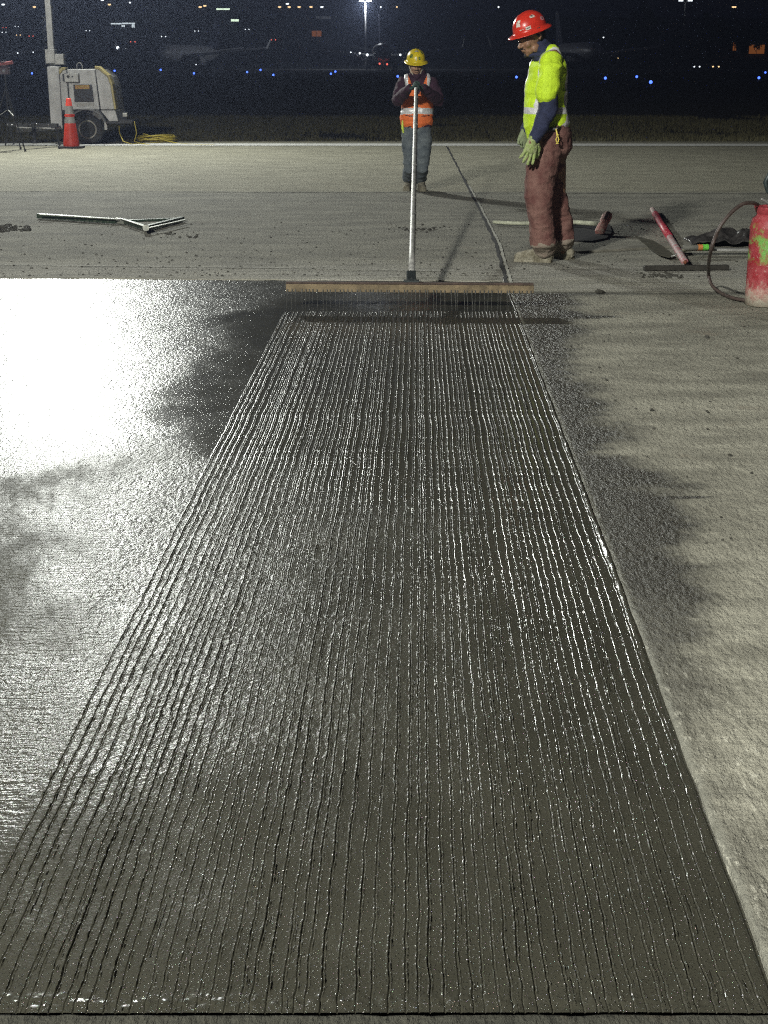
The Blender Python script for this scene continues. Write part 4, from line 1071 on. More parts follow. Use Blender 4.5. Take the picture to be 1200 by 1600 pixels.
def cord():
    m = mat('yellow_cord_jacket', (.62, .50, .07), .5, var=.15, scale=30); mb = MB(); rng = random.Random(9)
    c = G(247, 222); pts = [G(186, 202), G(185, 214), G(190, 221)]
    pts = [Vector((G(188, 224).x, G(188, 224).y, .42)), Vector((G(186, 225).x, G(186, 225).y, .2)), Vector((G(190, 227).x, G(190, 227).y, .03)), gp(205, 226), gp(222, 225)]
    for i in range(130):
        a = i * .42 + rng.uniform(-.1, .1); r = .25 + .22 * rng.random(); rx = r * 1.05
        pts.append(Vector((c.x + rx * math.cos(a) + .05 * math.sin(i * .1), c.y + r * .8 * math.sin(a), .02 + .15 * (i / 130) * (1 - (r - .25) / .3) + .01 * rng.random())))
    pts += [gp(262, 222), gp(275, 224), gp(300, 226), gp(318, 227), gp(335, 226)]
    # smooth
    for _ in range(1): pts = [pts[0]] + [(pts[i - 1] + pts[i] * 2 + pts[i + 1]) / 4 for i in range(1, len(pts) - 1)] + [pts[-1]]
    mb.tube(pts, .0105, 6)
    mb2 = MB(); 
    q0 = Vector((G(212, 226).x, G(212, 226).y, .42)); mb.tube([q0, q0 + Vector((.03, 0, -.2)), q0 + Vector((-.02, 0, -.36)), q0 + Vector((.1, 0, -.40)), gp(235, 227)], .009, 6)
    o = mb.build('extension_cord', m, smooth=True); tag(o, 'yellow extension cord heaped in a loose coil beside the light tower', 'cord')
cord()

def tripod(u, dloc, lab, tall=1.5):
    b = G(u, 236); root = thing('tripod', lab, 'tripod', (b.x, b.y + dloc, .006))
    m = mat('black_tripod_metal', (.03, .03, .03), .4, .5)
    hub = Vector((0, 0, tall * .72))
    for a in (200, 320, 80):
        f = Vector((math.cos(R(a)) * .42, math.sin(R(a)) * .42, .0))
        lg = MB().tube([hub, hub.lerp(f, .5)], .016, 8).tube([hub.lerp(f, .45), f], .011, 8).build('leg', m, root)
        MB().tube([f, f + Vector((0, 0, .03))], .02, 8).build('rubber_foot', M_rub, lg)
    MB().tube([hub - Vector((0, 0, .4)), hub + Vector((0, 0, .22))], .015, 10).build('centre_column', m, root)
    mb = MB()
    for a in (200, 320, 80): mb.bar(hub - Vector((0, 0, .38)), Vector((math.cos(R(a)) * .2, math.sin(R(a)) * .2, tall * .38)), .012, .008)
    mb.build('brace', M_galv, root)
    h = hub + Vector((0, 0, .27))
    ins = MB().box(h, (.16, .14, .12)).box(h + Vector((0, 0, .11)), (.10, .10, .10)).build('instrument_head', mat('dark_instrument', (.06, .03, .04), .4), root, bevel=.01)
    MB().tube([h + Vector((-.09, -.02, .10)), h + Vector((.16, -.05, .14))], .03, 12, rnd=False).build('telescope', mat('pink_tube', (.30, .08, .08), .5), ins)
    MB().ell(h + Vector((0, -.075, .0)), (.03, .015, .03)).build('lens', mat('glossy_lens', (.4, .4, .45), .1, .5), ins, smooth=True)
tripod(17, 0, 'black tripod with instrument head at the left edge of the pavement')

def stand():
    # low dark steel stand with bright bolts beside the tripod
    c = G(20, 230); root = thing('work_stand', 'low dark steel stand with shiny bolts on the hitch side of the tower', 'stand', (c.x + .25, c.y + .5, .006))
    m = mat('dark_stand_steel', (.05, .05, .05), .4, .5)
    MB().bar((-.45, 0, .38), (.5, 0, .36), .16, .07).build('top_rail', m, root, bevel=.006)
    for x in (-.4, .45): MB().tube([(x, 0, .37), (x + (.1 if x > 0 else -.08), -.15, 0)], .014, 8).build('leg', m, root); MB().tube([(x, 0, .37), (x, .2, 0)], .014, 8).build('leg', m, root)
    mb = MB()
    for x in (-.42, -.34, -.26, .0, .12, .34): mb.ell((x, -.085, .37 + .02 * math.sin(x * 9)), (.016, .012, .016))
    mb.build('bolts', mat('bright_bolt', (.8, .8, .8), .15, .9), root, smooth=True)
stand()

def bull_float_bracket():
    a = G(62, 336); m = mat('green_painted_steel', (.03, .055, .035), .45, .3, col2=(.14, .15, .11), scale=30, thr=(.5, .7)); pale = mat('scraped_pale_metal', (.42, .43, .38), .5, .4, var=.3, scale=30)
    root = thing('screed_bracket', 'green steel bracket with long handle and folded V-shaped arms lying on the pavement', 'bracket', (a.x, a.y, ZP)); off = Vector((a.x, a.y, ZP))
    MB().bar(gp(60, 337, .03), gp(183, 345.5, .03), .06, .045).build('handle', m, root, off, bevel=.004)
    MB().bar(gp(61, 335, .058), gp(184, 342.5, .058), .014, .008).build('top_edge', pale, root, off)
    MB().tube([gp(183, 345, .03), gp(192, 346, .03)], .03, 12, rnd=False).build('socket', pale, root, off)
    MB().bar(gp(190, 344, .03), gp(228, 356, .03), .035, .04).bar(gp(190, 345.5, .01), gp(275, 342, .01), .05, .02).build('arm', m, root, off, bevel=.003)
    MB().bar(gp(190, 342, .055), gp(227, 354, .055), .02, .006).build('arm_edge', pale, root, off)
    MB().bar(gp(227, 356.5, .03), gp(285, 342, .03), .05, .045).build('arm', m, root, off, bevel=.003)
    MB().bar(gp(231, 356.5, .056), gp(291, 343, .056), .03, .008).build('arm_edge', pale, root, off)
    MB().tube([gp(228, 356, .0), gp(228, 356, .06)], .03, 12, rnd=False).build('pivot', pale, root, off)
bull_float_bracket()

def sledge():
    a = gp(935, 352); root = thing('sledgehammer', 'long pale-handled hammer with pinkish worn head lying behind the boots', 'hammer', (a.x, a.y, ZP)); off = Vector((a.x, a.y, ZP))
    h = MB().tube([gp(772, 347, .03), gp(800, 348.7, .03), gp(850, 349, .035), gp(900, 347.5, .05), gp(944, 350.5, .065)], [.016, .018, .019, .021, .022], 12).build('handle', mat('dusty_pale_handle', (.48, .50, .38), .7, var=.3, scale=15), root, off, smooth=True)
    c = gp(943, 350, .09); t = Vector((.10, .14, .10)).normalized() 
    p0 = W(936, 364, c.y - .10); p1 = W(950, 335, c.y + .10)
    mh = mat('pink_scuffed_steel', (.36, .15, .13), .55, .3, col2=(.50, .40, .34), scale=30, thr=(.4, .7))
    MB().tube([p0, p0.lerp(p1, .12), p0.lerp(p1, .4), p0.lerp(p1, .5), p0.lerp(p1, .6), p0.lerp(p1, .88), p1], [(.040, .040), (.047, .047), (.044, .044), (.036, .036), (.044, .044), (.047, .047), (.040, .040)], 10, rnd=False).build('head', mh, root, off, bevel=.002)
sledge()

def misc_tools():
    # thin flat black patch behind the boots, not identified as any object
    m = mat('matt_black', (.012, .012, .014), .75, var=.3, scale=10, bump=.2)
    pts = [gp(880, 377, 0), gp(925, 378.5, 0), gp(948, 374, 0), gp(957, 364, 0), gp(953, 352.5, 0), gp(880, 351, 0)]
    o = MB().prism(pts, (0, 0, .012)).build('black_patch', m, bevel=.004); tag(o, 'flat black patch on the pavement under the pale hammer handle', 'mat')  # 'mat' is only the category, the patch is not identified
    # magenta-red round handle
    m = mat('chipped_crimson_paint', (.42, .02, .05), .45, col2=(.55, .35, .33), scale=26, thr=(.52, .68))
    a = gp(1071, 411); root = thing('painted_bar', 'crimson painted round bar with bare pinkish ends lying on a board', 'bar', (a.x, a.y, ZP)); off = Vector((a.x, a.y, ZP))
    P, Q = gp(1019, 327, .03), gp(1070, 409, .05)
    MB().tube([P.lerp(Q, .12), P.lerp(Q, .62)], .031, 14, rnd=False).build('grip', m, root, off, smooth=True)
    MB().tube([P, P.lerp(Q, .12)], [.024, .030], 14).build('pale_end', mat('pinkish_bare_metal', (.6, .45, .42), .5, var=.2, scale=30), root, off, smooth=True)
    MB().tube([P.lerp(Q, .62), Q], [.030, .028], 14).build('worn_end', mat('worn_pink_grey', (.42, .15, .17), .6, col2=(.45, .42, .40), scale=20, thr=(.45, .55)), root, off, smooth=True)
    MB().tube([Q, Q + (Q - P).normalized() * .04], [.02, .014], 10).build('rusty_tip', mat('rust', (.20, .06, .03), .8), root, off, smooth=True)
    # leaf-shaped trowel
    m = mat('dirty_trowel_steel', (.085, .080, .055), .6, .3, var=.3, scale=14)
    a = gp(1030, 388); root = thing('trowel', 'dark leaf-shaped trowel blade pointing left beside the crimson bar', 'trowel', (a.x, a.y, ZP)); off = Vector((a.x, a.y, ZP))
    o2 = [(991, 368), (1003, 372), (1020, 376), (1034, 384), (1046, 393), (1054, 400), (1046, 403), (1030, 399), (1015, 389), (1005, 380)]
    MB().prism([gp(u, v, .012 + .01 * (u - 990) / 60) for u, v in o2], (0, 0, .004)).build('blade', m, root, off)
    MB().tube([gp(1050, 401, .03), gp(1056, 398, .05), gp(1066, 392, .05)], .008, 8).build('tang', M_galv, root, off, smooth=True)
    MB().tube([gp(1060, 394, .05), gp(1080, 388, .05)], .016, 10).build('handle', mat('wooden_handle', (.45, .44, .33), .7), root, off, smooth=True)
    # long pale board running from the boots to the sheet
    m = mat('cement_coated_board', (.12, .115, .09), .9, col2=(.24, .23, .19), scale=7, bump=.4, bscale=60, thr=(.35, .65))
    P, Q = gp(893, 393), gp(1170, 377)
    o = MB().bar(P + Vector((0, 0, .006)), Q + Vector((0, 0, .006)), .22, .018).build('board', m, bevel=.003); tag(o, 'long cement-coated board running from the boots to the crumpled sheet', 'board')
    # thin straightedge
    m = mat('dark_straightedge', (.045, .042, .035), .6, .3, var=.3, scale=10)
    a = gp(1070, 418)
    o = MB().bar(gp(1006, 419, .02), gp(1138, 417.5, .02), .05, .035).build('straightedge', m, bevel=.004); tag(o, 'thin dark straightedge lying in front of the crimson bar', 'straightedge')
    # float handle with orange and green tape, under the sheet
    root = thing('hand_float', 'grey float with orange and green taped handle next to the crumpled sheet', 'float', gp(1100, 388)); off = gp(1100, 388)
    MB().bar(gp(1060, 389.5, .045), gp(1170, 390, .045), .09, .016).build('blade', mat('pale_float_blade', (.38, .38, .36), .5, .3, var=.25), root, off, bevel=.002)
    h = MB().tube([gp(1068, 387, .075), gp(1115, 386, .075)], .022, 12, rnd=False).build('handle', mat('grey_handle', (.14, .14, .12), .7), root, off, smooth=True)
    MB().tube([gp(1090, 386.5, .075), gp(1097, 386.4, .075)], .0245, 12, rnd=False).build('orange_tape', mat('orange_tape', (.6, .22, .06), .6), h, off)
    MB().tube([gp(1097.5, 386.4, .075), gp(1106, 386.2, .075)], .0245, 12, rnd=False).build('green_tape', mat('green_tape', (.16, .6, .07), .6), h, off)
    # crumpled black plastic sheet
    c = gp(1142, 384); nx, ny = 70, 36; rng = np.random.RandomState(2)
    xs = np.linspace(-.36, .42, nx); ys = np.linspace(-.14, .32, ny); XX, YY = np.meshgrid(xs, ys)
    ed = np.clip(1 - ((XX - .08) / .46) ** 2, 0, 1) * np.clip(1 - ((YY - .08) / .26) ** 2, 0, 1)
    ridg = 1 - np.abs(2 * fbm(XX * 6, YY * 7, 3, 3) - 1) * 2
    ZZ = c.z + .012 + ed ** .6 * (.02 + .10 * fbm(XX * 6, YY * 6, 3, 1) + .05 * ridg)
    XX = XX + c.x + (fbm(YY * 9, YY * 3, 2, 4) - .5) * .08; YY = YY + c.y
    o = np_mesh('plastic_sheet', np.stack([XX, YY, ZZ], -1).reshape(-1, 3), grid_faces(ny, nx), mat('black_crumpled_plastic', (.05, .047, .045), .28, var=.6, scale=12, bump=.6, bscale=25))
    sd = o.modifiers.new('s', 'SOLIDIFY'); sd.thickness = .004
    tag(o, 'crumpled glossy black plastic sheet behind the red sprayer', 'sheet')
misc_tools()

def sprayer():
    b = G(1205, 481); root = thing('pump_sprayer', 'battered red pump sprayer tank splashed with green paint and cement', 'sprayer', (b.x, b.y + .10, ZP)); off = root.location.copy()
    # red tank with green overspray and cement-white foot: paint with shapes of its own
    m = bpy.data.materials.new('red_tank_green_overspray'); m.use_nodes = True; n = m.node_tree.nodes; l = m.node_tree.links; bs = n['Principled BSDF']; bs.inputs['Roughness'].default_value = .5
    tc = n.new('ShaderNodeTexCoord'); sep = n.new('ShaderNodeSeparateXYZ'); l.new(tc.outputs['Object'], sep.inputs[0])
    def nz(s, loc=(0, 0, 0), d=5):
        mp = n.new('ShaderNodeMapping'); mp.inputs['Location'].default_value = loc; l.new(tc.outputs['Object'], mp.inputs[0]); t = n.new('ShaderNodeTexNoise'); t.inputs['Scale'].default_value = s; t.inputs['Detail'].default_value = d; t.inputs['Roughness'].default_value = .7; l.new(mp.outputs[0], t.inputs['Vector']); return t.outputs[0]
    def rg(x, a, b_, lo=0., hi=1.):
        t = n.new('ShaderNodeMapRange'); l.new(x, t.inputs[0]); t.inputs[1].default_value = a; t.inputs[2].default_value = b_; t.inputs[3].default_value = lo; t.inputs[4].default_value = hi; return t.outputs[0]
    def mt(op, a, b_):
        t = n.new('ShaderNodeMath'); t.operation = op
        for i, x in enumerate((a, b_)):
            if isinstance(x, (int, float)): t.inputs[i].default_value = x
            else: l.new(x, t.inputs[i])
        return t.outputs[0]
    def mix(f, a, b_):
        t = n.new('ShaderNodeMixRGB')
        for i, x in enumerate((f, a, b_)):
            if isinstance(x, tuple): t.inputs[i].default_value = (*x, 1)
            elif isinstance(x, (int, float)): t.inputs[i].default_value = x
            else: l.new(x, t.inputs[i])
        return t.outputs[0]
    Zz = sep.outputs[2]
    col = mix(rg(nz(16), .4, .65), (.30, .022, .03), (.40, .08, .09))
    g = mt('MULTIPLY', rg(mt('ADD', Zz, mt('MULTIPLY', nz(7), .12)), .33, .37), rg(mt('ADD', Zz, mt('MULTIPLY', nz(7, (3, 0, 0)), .12)), .585, .55))
    g = mt('MULTIPLY', g, rg(nz(9, (1, 2, 0)), .47, .60)); g = mt('MULTIPLY', g, .85)
    col = mix(g, col, (.16, .50, .10))
    wgt = rg(mt('ADD', Zz, mt('MULTIPLY', nz(30, (2, 2, 2)), .30)), .30, .17)
    col = mix(wgt, col, (.52, .47, .38))
    col = mix(mt('MULTIPLY', rg(nz(60, (5, 1, 1)), .60, .68), .55), col, (.62, .55, .48))
    l.new(col, bs.inputs['Base Color'])
    bp = n.new('ShaderNodeBump'); bp.inputs['Strength'].default_value = .5; bp.inputs['Distance'].default_value = .004; l.new(nz(50), bp.inputs['Height']); l.new(bp.outputs[0], bs.inputs['Normal'])
    r = .145
    MB().lathe([(r, 0), (r, .10), (r - .002, .12), (r, .14), (r, .47), (r + .004, .485), (r, .50), (r - .006, .525), (.135, .545), (.115, .56), (.110, .575)], 40).build('tank', m, root, smooth=True)
    tp = MB().lathe([(.108, .570), (.118, .585), (.128, .612), (.130, .620), (.124, .618), (.105, .590), (.0, .585)], 36, close=False).build('top_collar', mat('red_collar', (.35, .05, .06), .5, var=.3, scale=30), root, smooth=True)
    cap = MB().lathe([(.035, .58), (.045, .59), (.045, .63), (.03, .64), (.018, .645), (.018, .70), (0, .70)], 20).build('pump_cap', M_blk, root, smooth=True)
    hm = mat('black_worn_handle', (.03, .045, .045), .45, var=.5, scale=30)
    MB().tube([(-.01, 0, .68), (-.055, 0, .72), (-.075, 0, .77), (-.055, 0, .815), (0, 0, .83), (.06, 0, .82), (.08, 0, .77), (.055, 0, .72), (.01, 0, .68)], .016, 10).build('pump_handle', hm, root, smooth=True)
    MB().box((-.03, -.04, .64), (.05, .05, .04)).tube([(-.05, -.04, .64), (-.10, -.05, .67)], .010, 8).build('valve', M_galv, root, bevel=.004)
    hs = [W(1184, 320, b.y + .05), W(1176, 317, b.y), W(1160, 319, b.y - .05), W(1140, 335, b.y - .1), W(1122, 360, b.y - .12), W(1110, 395, b.y - .10)]
    g1 = [gp(1107, 425, .13), gp(1112, 445, .05), gp(1127, 458, .015), gp(1147, 466, .012), gp(1170, 470, .012), gp(1190, 474, .012)]
    pts = hs + g1
    P = []
    for i in range(len(pts) - 1):      # Catmull-Rom
        p_1 = pts[max(0, i - 1)]; a = pts[i]; c = pts[i + 1]; d = pts[min(len(pts) - 1, i + 2)]
        for k in range(6):
            t = k / 6; P.append(.5 * ((2 * a) + (c - p_1) * t + (2 * p_1 - 5 * a + 4 * c - d) * t * t + (3 * a - p_1 - 3 * c + d) * t ** 3))
    P.append(pts[-1])
    MB().tube(P, .0115, 10).build('hose', mat('brown_rubber_hose', (.075, .055, .048), .5, var=.25, scale=20), root, off, smooth=True)
sprayer()

def crumbs():
    rng = random.Random(12); mb = MB()
    def lump(p, s):
        n = 6; vs = []
        for i in range(3):
            for k in range(n):
                a = 2 * math.pi * k / n; r = s * (1, .85, .35)[i] * rng.uniform(.6, 1.2); vs.append(p + Vector((r * math.cos(a) * 1.2, r * math.sin(a), s * (0, .45, .75)[i] * rng.uniform(.7, 1.2))))
        fs = [(i * n + k, i * n + (k + 1) % n, (i + 1) * n + (k + 1) % n, (i + 1) * n + k) for i in range(2) for k in range(n)] + [tuple(2 * n + k for k in range(n))]
        mb.add(vs, fs)
    for _ in range(70): lump(gp(rng.uniform(-5, 48), 357 + rng.gauss(0, 2.2)), rng.uniform(.010, .028))
    for _ in range(16): lump(gp(rng.uniform(250, 310), rng.uniform(362, 373)), rng.uniform(.006, .018))
    for _ in range(60): lump(gp(rng.gauss(1035, 22), 431 + rng.gauss(0, 2)), rng.uniform(.006, .014))
    for _ in range(40): lump(gp(rng.gauss(655, 28), 359 + rng.gauss(0, 2.5)), rng.uniform(.006, .018))
    lump(gp(937, 457), .032); lump(gp(1140, 711), .008); lump(gp(1104, 527), .016); lump(gp(1018, 641), .011)
    for _ in range(420): lump(gp(rng.uniform(-10, 1210), rng.uniform(345, 432)), rng.uniform(.003, .010))
    for _ in range(160):
        y = rng.uniform(4, 9.6); e = rng.expovariate(2.0) + .05; lump(Vector((xr(y) + e, y, .006)), rng.uniform(.002, .008))
    for _ in range(120): lump(Vector((rng.uniform(-3, .8), 10.45 + rng.expovariate(5), .006)), rng.uniform(.003, .010))
    o = mb.build('mortar_crumbs', mat('dark_mortar_crumb', (.05, .048, .038), .7, var=.4, scale=60, bump=.4)); tag(o, 'dark crumbs of mortar scattered over the old pavement', 'debris', kind='stuff')
crumbs()

# ================================================================== AIRFIELD BACKGROUND
M_air = mat('aircraft_paint', (.75, .76, .78), .4, var=.08, scale=.6, bump=0)
M_eng = mat('engine_dark', (.06, .06, .07), .4, .4)
E_white = emitter('cold_white_lamp', (.85, .93, 1), 3); E_warm = emitter('warm_sodium_lamp', (1, .68, .34), 2.5); E_red = emitter('red_lamp', (1, .16, .12), 1.8)
E_blue = emitter('blue_taxiway_lamp', (.07, .16, 1), 3.5); E_green = emitter('green_lamp', (.2, 1, .4), 3)
def aircraft(label, u, d, span=34.0, yaw=0.0, lights=()):
    x = W(u, 100, d).x
    root = thing('airliner', label, 'airliner', (x, d, 0), yaw, 'airliners parked on the dark apron')
    r = 1.9; zc = 3.3; L = 36
    prof = [(0.0, 0), (.5, .25), (1.0, 1.0), (1.45, 2.2), (1.8, 4.2), (r, 6.5), (r, 25), (1.7, 29), (1.0, 33), (.4, 36), (0, 36.2)]
    Mx = Matrix.Translation((0, -12, zc)) @ Matrix.Rotation(-math.pi / 2, 4, 'X')
    fz = MB().lathe(prof, 28, Mx).build('fuselage', M_air, root, smooth=True)
    MB().prism([Vector((-1.2, -10.4, zc + .75)), Vector((1.2, -10.4, zc + .75)), Vector((.95, -9.9, zc + 1.25)), Vector((-.95, -9.9, zc + 1.25))], (0, -.2, .05)).build('cockpit_window', mat('cockpit_glass', (.01, .01, .015), .15), fz)
    hs = span / 2
    for sx in (-1, 1):
        v = [(sx * 1.2, -3, 2.6), (sx * 1.2, 4.5, 2.6), (sx * hs, 7.5, 4.3), (sx * hs, 5.9, 4.3)]
        wg = MB().prism([Vector(p) for p in (v if sx > 0 else v[::-1])], (0, 0, .38)).build('wing', M_air, root, bevel=.08)
        MB().prism([Vector((sx * hs, 5.9, 4.4)), Vector((sx * hs, 7.4, 4.4)), Vector((sx * (hs + .5), 8.2, 6.3)), Vector((sx * (hs + .5), 7.4, 6.3))], (sx * .12, 0, 0)).build('winglet', M_air, wg)
        Me = Matrix.Translation((sx * 5.1, -2.8, 1.75)) @ Matrix.Rotation(-math.pi / 2, 4, 'X')
        en = MB().lathe([(.78, .05), (.98, -.1), (1.06, .3), (1.08, 2.2), (.8, 3.8), (.5, 4.3)], 24, Me, close=False).build('engine', M_air, root, smooth=True)
        MB().lathe([(0, .2), (.25, .35), (.8, .6)], 24, Me, close=False).build('fan', M_eng, en, smooth=True)
        MB().box((sx * 5.1, .2, 2.75), (.25, 3.2, .5)).build('pylon', M_air, root)
        MB().prism([Vector((sx * .6, 20.5, zc + .6)), Vector((sx * .6, 23.5, zc + .6)), Vector((sx * 6.2, 25.0, zc + 1.3)), Vector((sx * 6.2, 23.8, zc + 1.3))], (0, 0, .25)).build('tailplane', M_air, root)
        lg = MB().tube([(sx * 2.8, 3.5, 2.6), (sx * 2.8, 3.5, .5)], .14, 10).build('main_gear', M_galv, root)
        MB().tube([(sx * 2.8 - .5, 3.5, .52), (sx * 2.8 - .12, 3.5, .52)], .52, 20, rnd=False).tube([(sx * 2.8 + .12, 3.5, .52), (sx * 2.8 + .5, 3.5, .52)], .52, 20, rnd=False).build('wheels', M_rub, lg)
    MB().prism([Vector((0, 17.5, zc + 1.5)), Vector((0, 23.6, zc + 1.3)), Vector((0, 25.3, zc + 8.3)), Vector((0, 22.6, zc + 8.3))], (.22, 0, 0)).build('tail_fin', mat('dark_tail_paint', (.12, .13, .2), .4), root)
    ng = MB().tube([(0, -8.5, 2.0), (0, -8.5, .4)], .1, 10).build('nose_gear', M_galv, root)
    MB().tube([(-.32, -8.5, .36), (-.08, -8.5, .36)], .36, 18, rnd=False).tube([(.08, -8.5, .36), (.32, -8.5, .36)], .36, 18, rnd=False).build('wheels', M_rub, ng)
    for (lx, ly, lz, rr_, em, nm) in lights:
        MB().ell((lx, ly, lz), (rr_, rr_, rr_), None, 10, 8).build(nm, em, root, smooth=True)
    return root
aircraft('airliner seen nose-on in the middle of the apron with red lights at its nose gear', 597, 306, 34, .03,
         [(-.75, -9.0, 1.2, .20, E_red, 'red_light'), (.75, -9.0, 1.1, .20, E_red, 'red_light'), (-3.1, -3.2, 2.9, .26, E_white, 'wing_light'), (-4.6, -2.4, 3.2, .20, E_white, 'wing_light'), (3.6, -3.2, 2.9, .22, E_white, 'wing_light'), (-6.4, -1.6, 3.4, .13, E_white, 'wing_light')])
aircraft('airliner left on the apron, bright white light on its left wing tip', 281, 342 - 12, 36, -.25,
         [(-17.2, 5.6, 4.6, .34, E_white, 'wing_light'), (-15.0, 5.0, 4.3, .12, E_white, 'wing_light'), (5.4, -4.0, 1.0, .12, E_white, 'wing_light')])
aircraft('dark airliner on the apron just right of the person in the red hat', 912, 290, 34, .12, [(2.9, -3.0, 6.0, .13, E_white, 'beacon'), (6.2, -2, 2.2, .12, E_warm, 'wing_light')])
aircraft('airliner mostly cut off by the left edge of the photo', -30, 330, 34, .3, [(8, -2.4, 3.4, .14, E_white, 'wing_light'), (11.5, 0, 3.6, .12, E_white, 'wing_light')])

# apron flood poles
def flood_pole(u, v, d, label, both=True, power=4500):
    top = W(u, v, d); root = thing('flood_light_pole', label, 'light pole', (top.x, d, 0), 0, 'flood light poles on the apron')
    MB().tube([(0, 0, 0), (0, 0, top.z)], [.28, .14], 10, rnd=False).build('pole', mat('pole_steel', (.3, .3, .3), .5, .3), root, smooth=True)
    MB().bar((-1.3, 0, top.z), (1.3, 0, top.z), .15, .15).build('cross_arm', mat('pole_steel', (.3, .3, .3), .5, .3), root)
    for sx in (-1, 1):
        for k in (.7, 1.15):
            MB().box((sx * k, -.1, top.z + .12), (.38, .4, .22)).build('lamp', E_white, root)
    dd = bpy.data.lights.new('pole_light', 'POINT'); dd.energy = power; dd.color = (.9, .95, 1); dd.shadow_soft_size = .6
    if u > 800: return root
    o = bpy.data.objects.new('pole_light', dd); C.objects.link(o); o.parent = root; o.location = (0, -.6, top.z - .7)
flood_pole(571, 2, 335, 'twin-headed flood light pole behind the centre airliner')
flood_pole(1071, 2, 300, 'tall twin-headed flood light pole on the right of the apron')

# blue taxiway edge lights
def taxi_lights():
    proto = None
    spots = [(50, 113), (179, 110), (251, 109), (303, 113), (386, 111.5), (407, 109), (427, 115), (517, 113.5), (524, 111), (621.5, 117), (807, 118), (946, 119.5), (995, 117.5), (1017, 125), (1186, 119), (1196, 112)]
    ctx = ['left of the tower mast', 'above the light tower cabinet', 'straight above the yellow cord', 'right of the left airliner nose', 'lowest-left of the trio left of centre', 'middle one of the trio left of centre', 'right one of the trio left of centre',
           'front one of the pair below the centre airliner wing', 'rear one of the pair below the centre airliner wing', 'at the shoulder of the person in the yellow hat', 'left of the person in the red hat', 'first one right of the person in the red hat',
           'second one right of the person in the red hat', 'nearest one, right of the dark airliner', 'front one of the pair at the right edge', 'rear one of the pair at the right edge']
    for i, (u, v) in enumerate(spots):
        p = G(u, v, .35); 
        if proto is None:
            r = thing('taxiway_light', '', 'runway light', (p.x, p.y, -.05)); MB().tube([(0, 0, 0), (0, 0, .3)], .06, 8).build('stem', M_galv, r)
            MB().ell((0, 0, .36), (.15, .15, .15), None, 12, 8).build('blue_lens', E_blue, r, smooth=True); proto = r
        else: r = copy_tree(proto)
        r.location = (p.x, p.y, -.05); r['label'] = 'blue taxiway edge light ' + ctx[i]; r['group'] = 'blue taxiway edge lights'; s = min(1.6, max(.75, p.y / 220)); r.scale = (s, s, s)
taxi_lights()

# lamps, cars and buildings on the hill beyond the apron
def hill_ray(u, v):
    d = 345
    while d < 1300:
        p = W(u, v, d)
        if p.z < hz(d): return p
        d += 4
    return W(u, v, 700)
def lamp_posts():
    spots = [(5, 7, 'w', 'sodium lamp at the top left corner'), (54, 16, 'y', 'bright sodium lamp just left of the tower mast'), (160, 0, 'w', 'lamp post high up right of the tower mast'), (171, 7, 'y', 'sodium lamp above the left airliner'),
             (203, 4, 'w', 'small white lamp above the left airliner'), (320, 9, 'y', 'upper sodium lamp left of the lit sign'), (313, 18, 'y', 'lower sodium lamp left of the lit sign'), (449, 6, 'w', 'topmost white lamp left of centre'), (437, 15, 'y', 'left lamp of the row left of centre'),
             (452, 17.5, 'y', 'second lamp of the row left of centre'), (467.5, 16.5, 'y', 'third lamp of the row left of centre'), (486, 14, 'y', 'tall orange lamp left of centre'), (503, 11, 'w', 'white lamp at the right end of the row left of centre'),
             (595, 35, 'w', 'small white lamp above the centre airliner'), (779, 12, 'w', 'faint white lamp left of the red hard hat'), (1145, 28, 'y', 'bright yellowish lamp near the right edge'), (1147, 38, 'y', 'dim reflection lamp under the yellowish lamp'), (620, 33, 'y', 'faint amber lamp over the yellow hard hat')]
    protos = {}
    for u, v, k, lab in spots:
        d = 470; p = W(u, v, d); hgt = p.z - hz(d)
        if k not in protos:
            r = thing('street_lamp', lab, 'street lamp', (0, 0, 0)); MB().tube([(0, 0, -1), (0, 0, 9.6)], .12, 8, rnd=False).build('pole', M_blk, r); MB().box((0, 0, 9.8), (.9, .5, .35)).ell((0, -.1, 9.75), (.30, .26, .26), None, 10, 8).build('lamp', E_warm if k == 'y' else E_white, r); protos[k] = r
        else: r = copy_tree(protos[k])
        r.location = (p.x, d, max(hz(d), p.z - 9.8)); r['label'] = lab; r['group'] = 'street lamps on the hill'
        if u in (779, 595, 1147, 620, 203): r.scale = (.55, .55, 1)
lamp_posts()
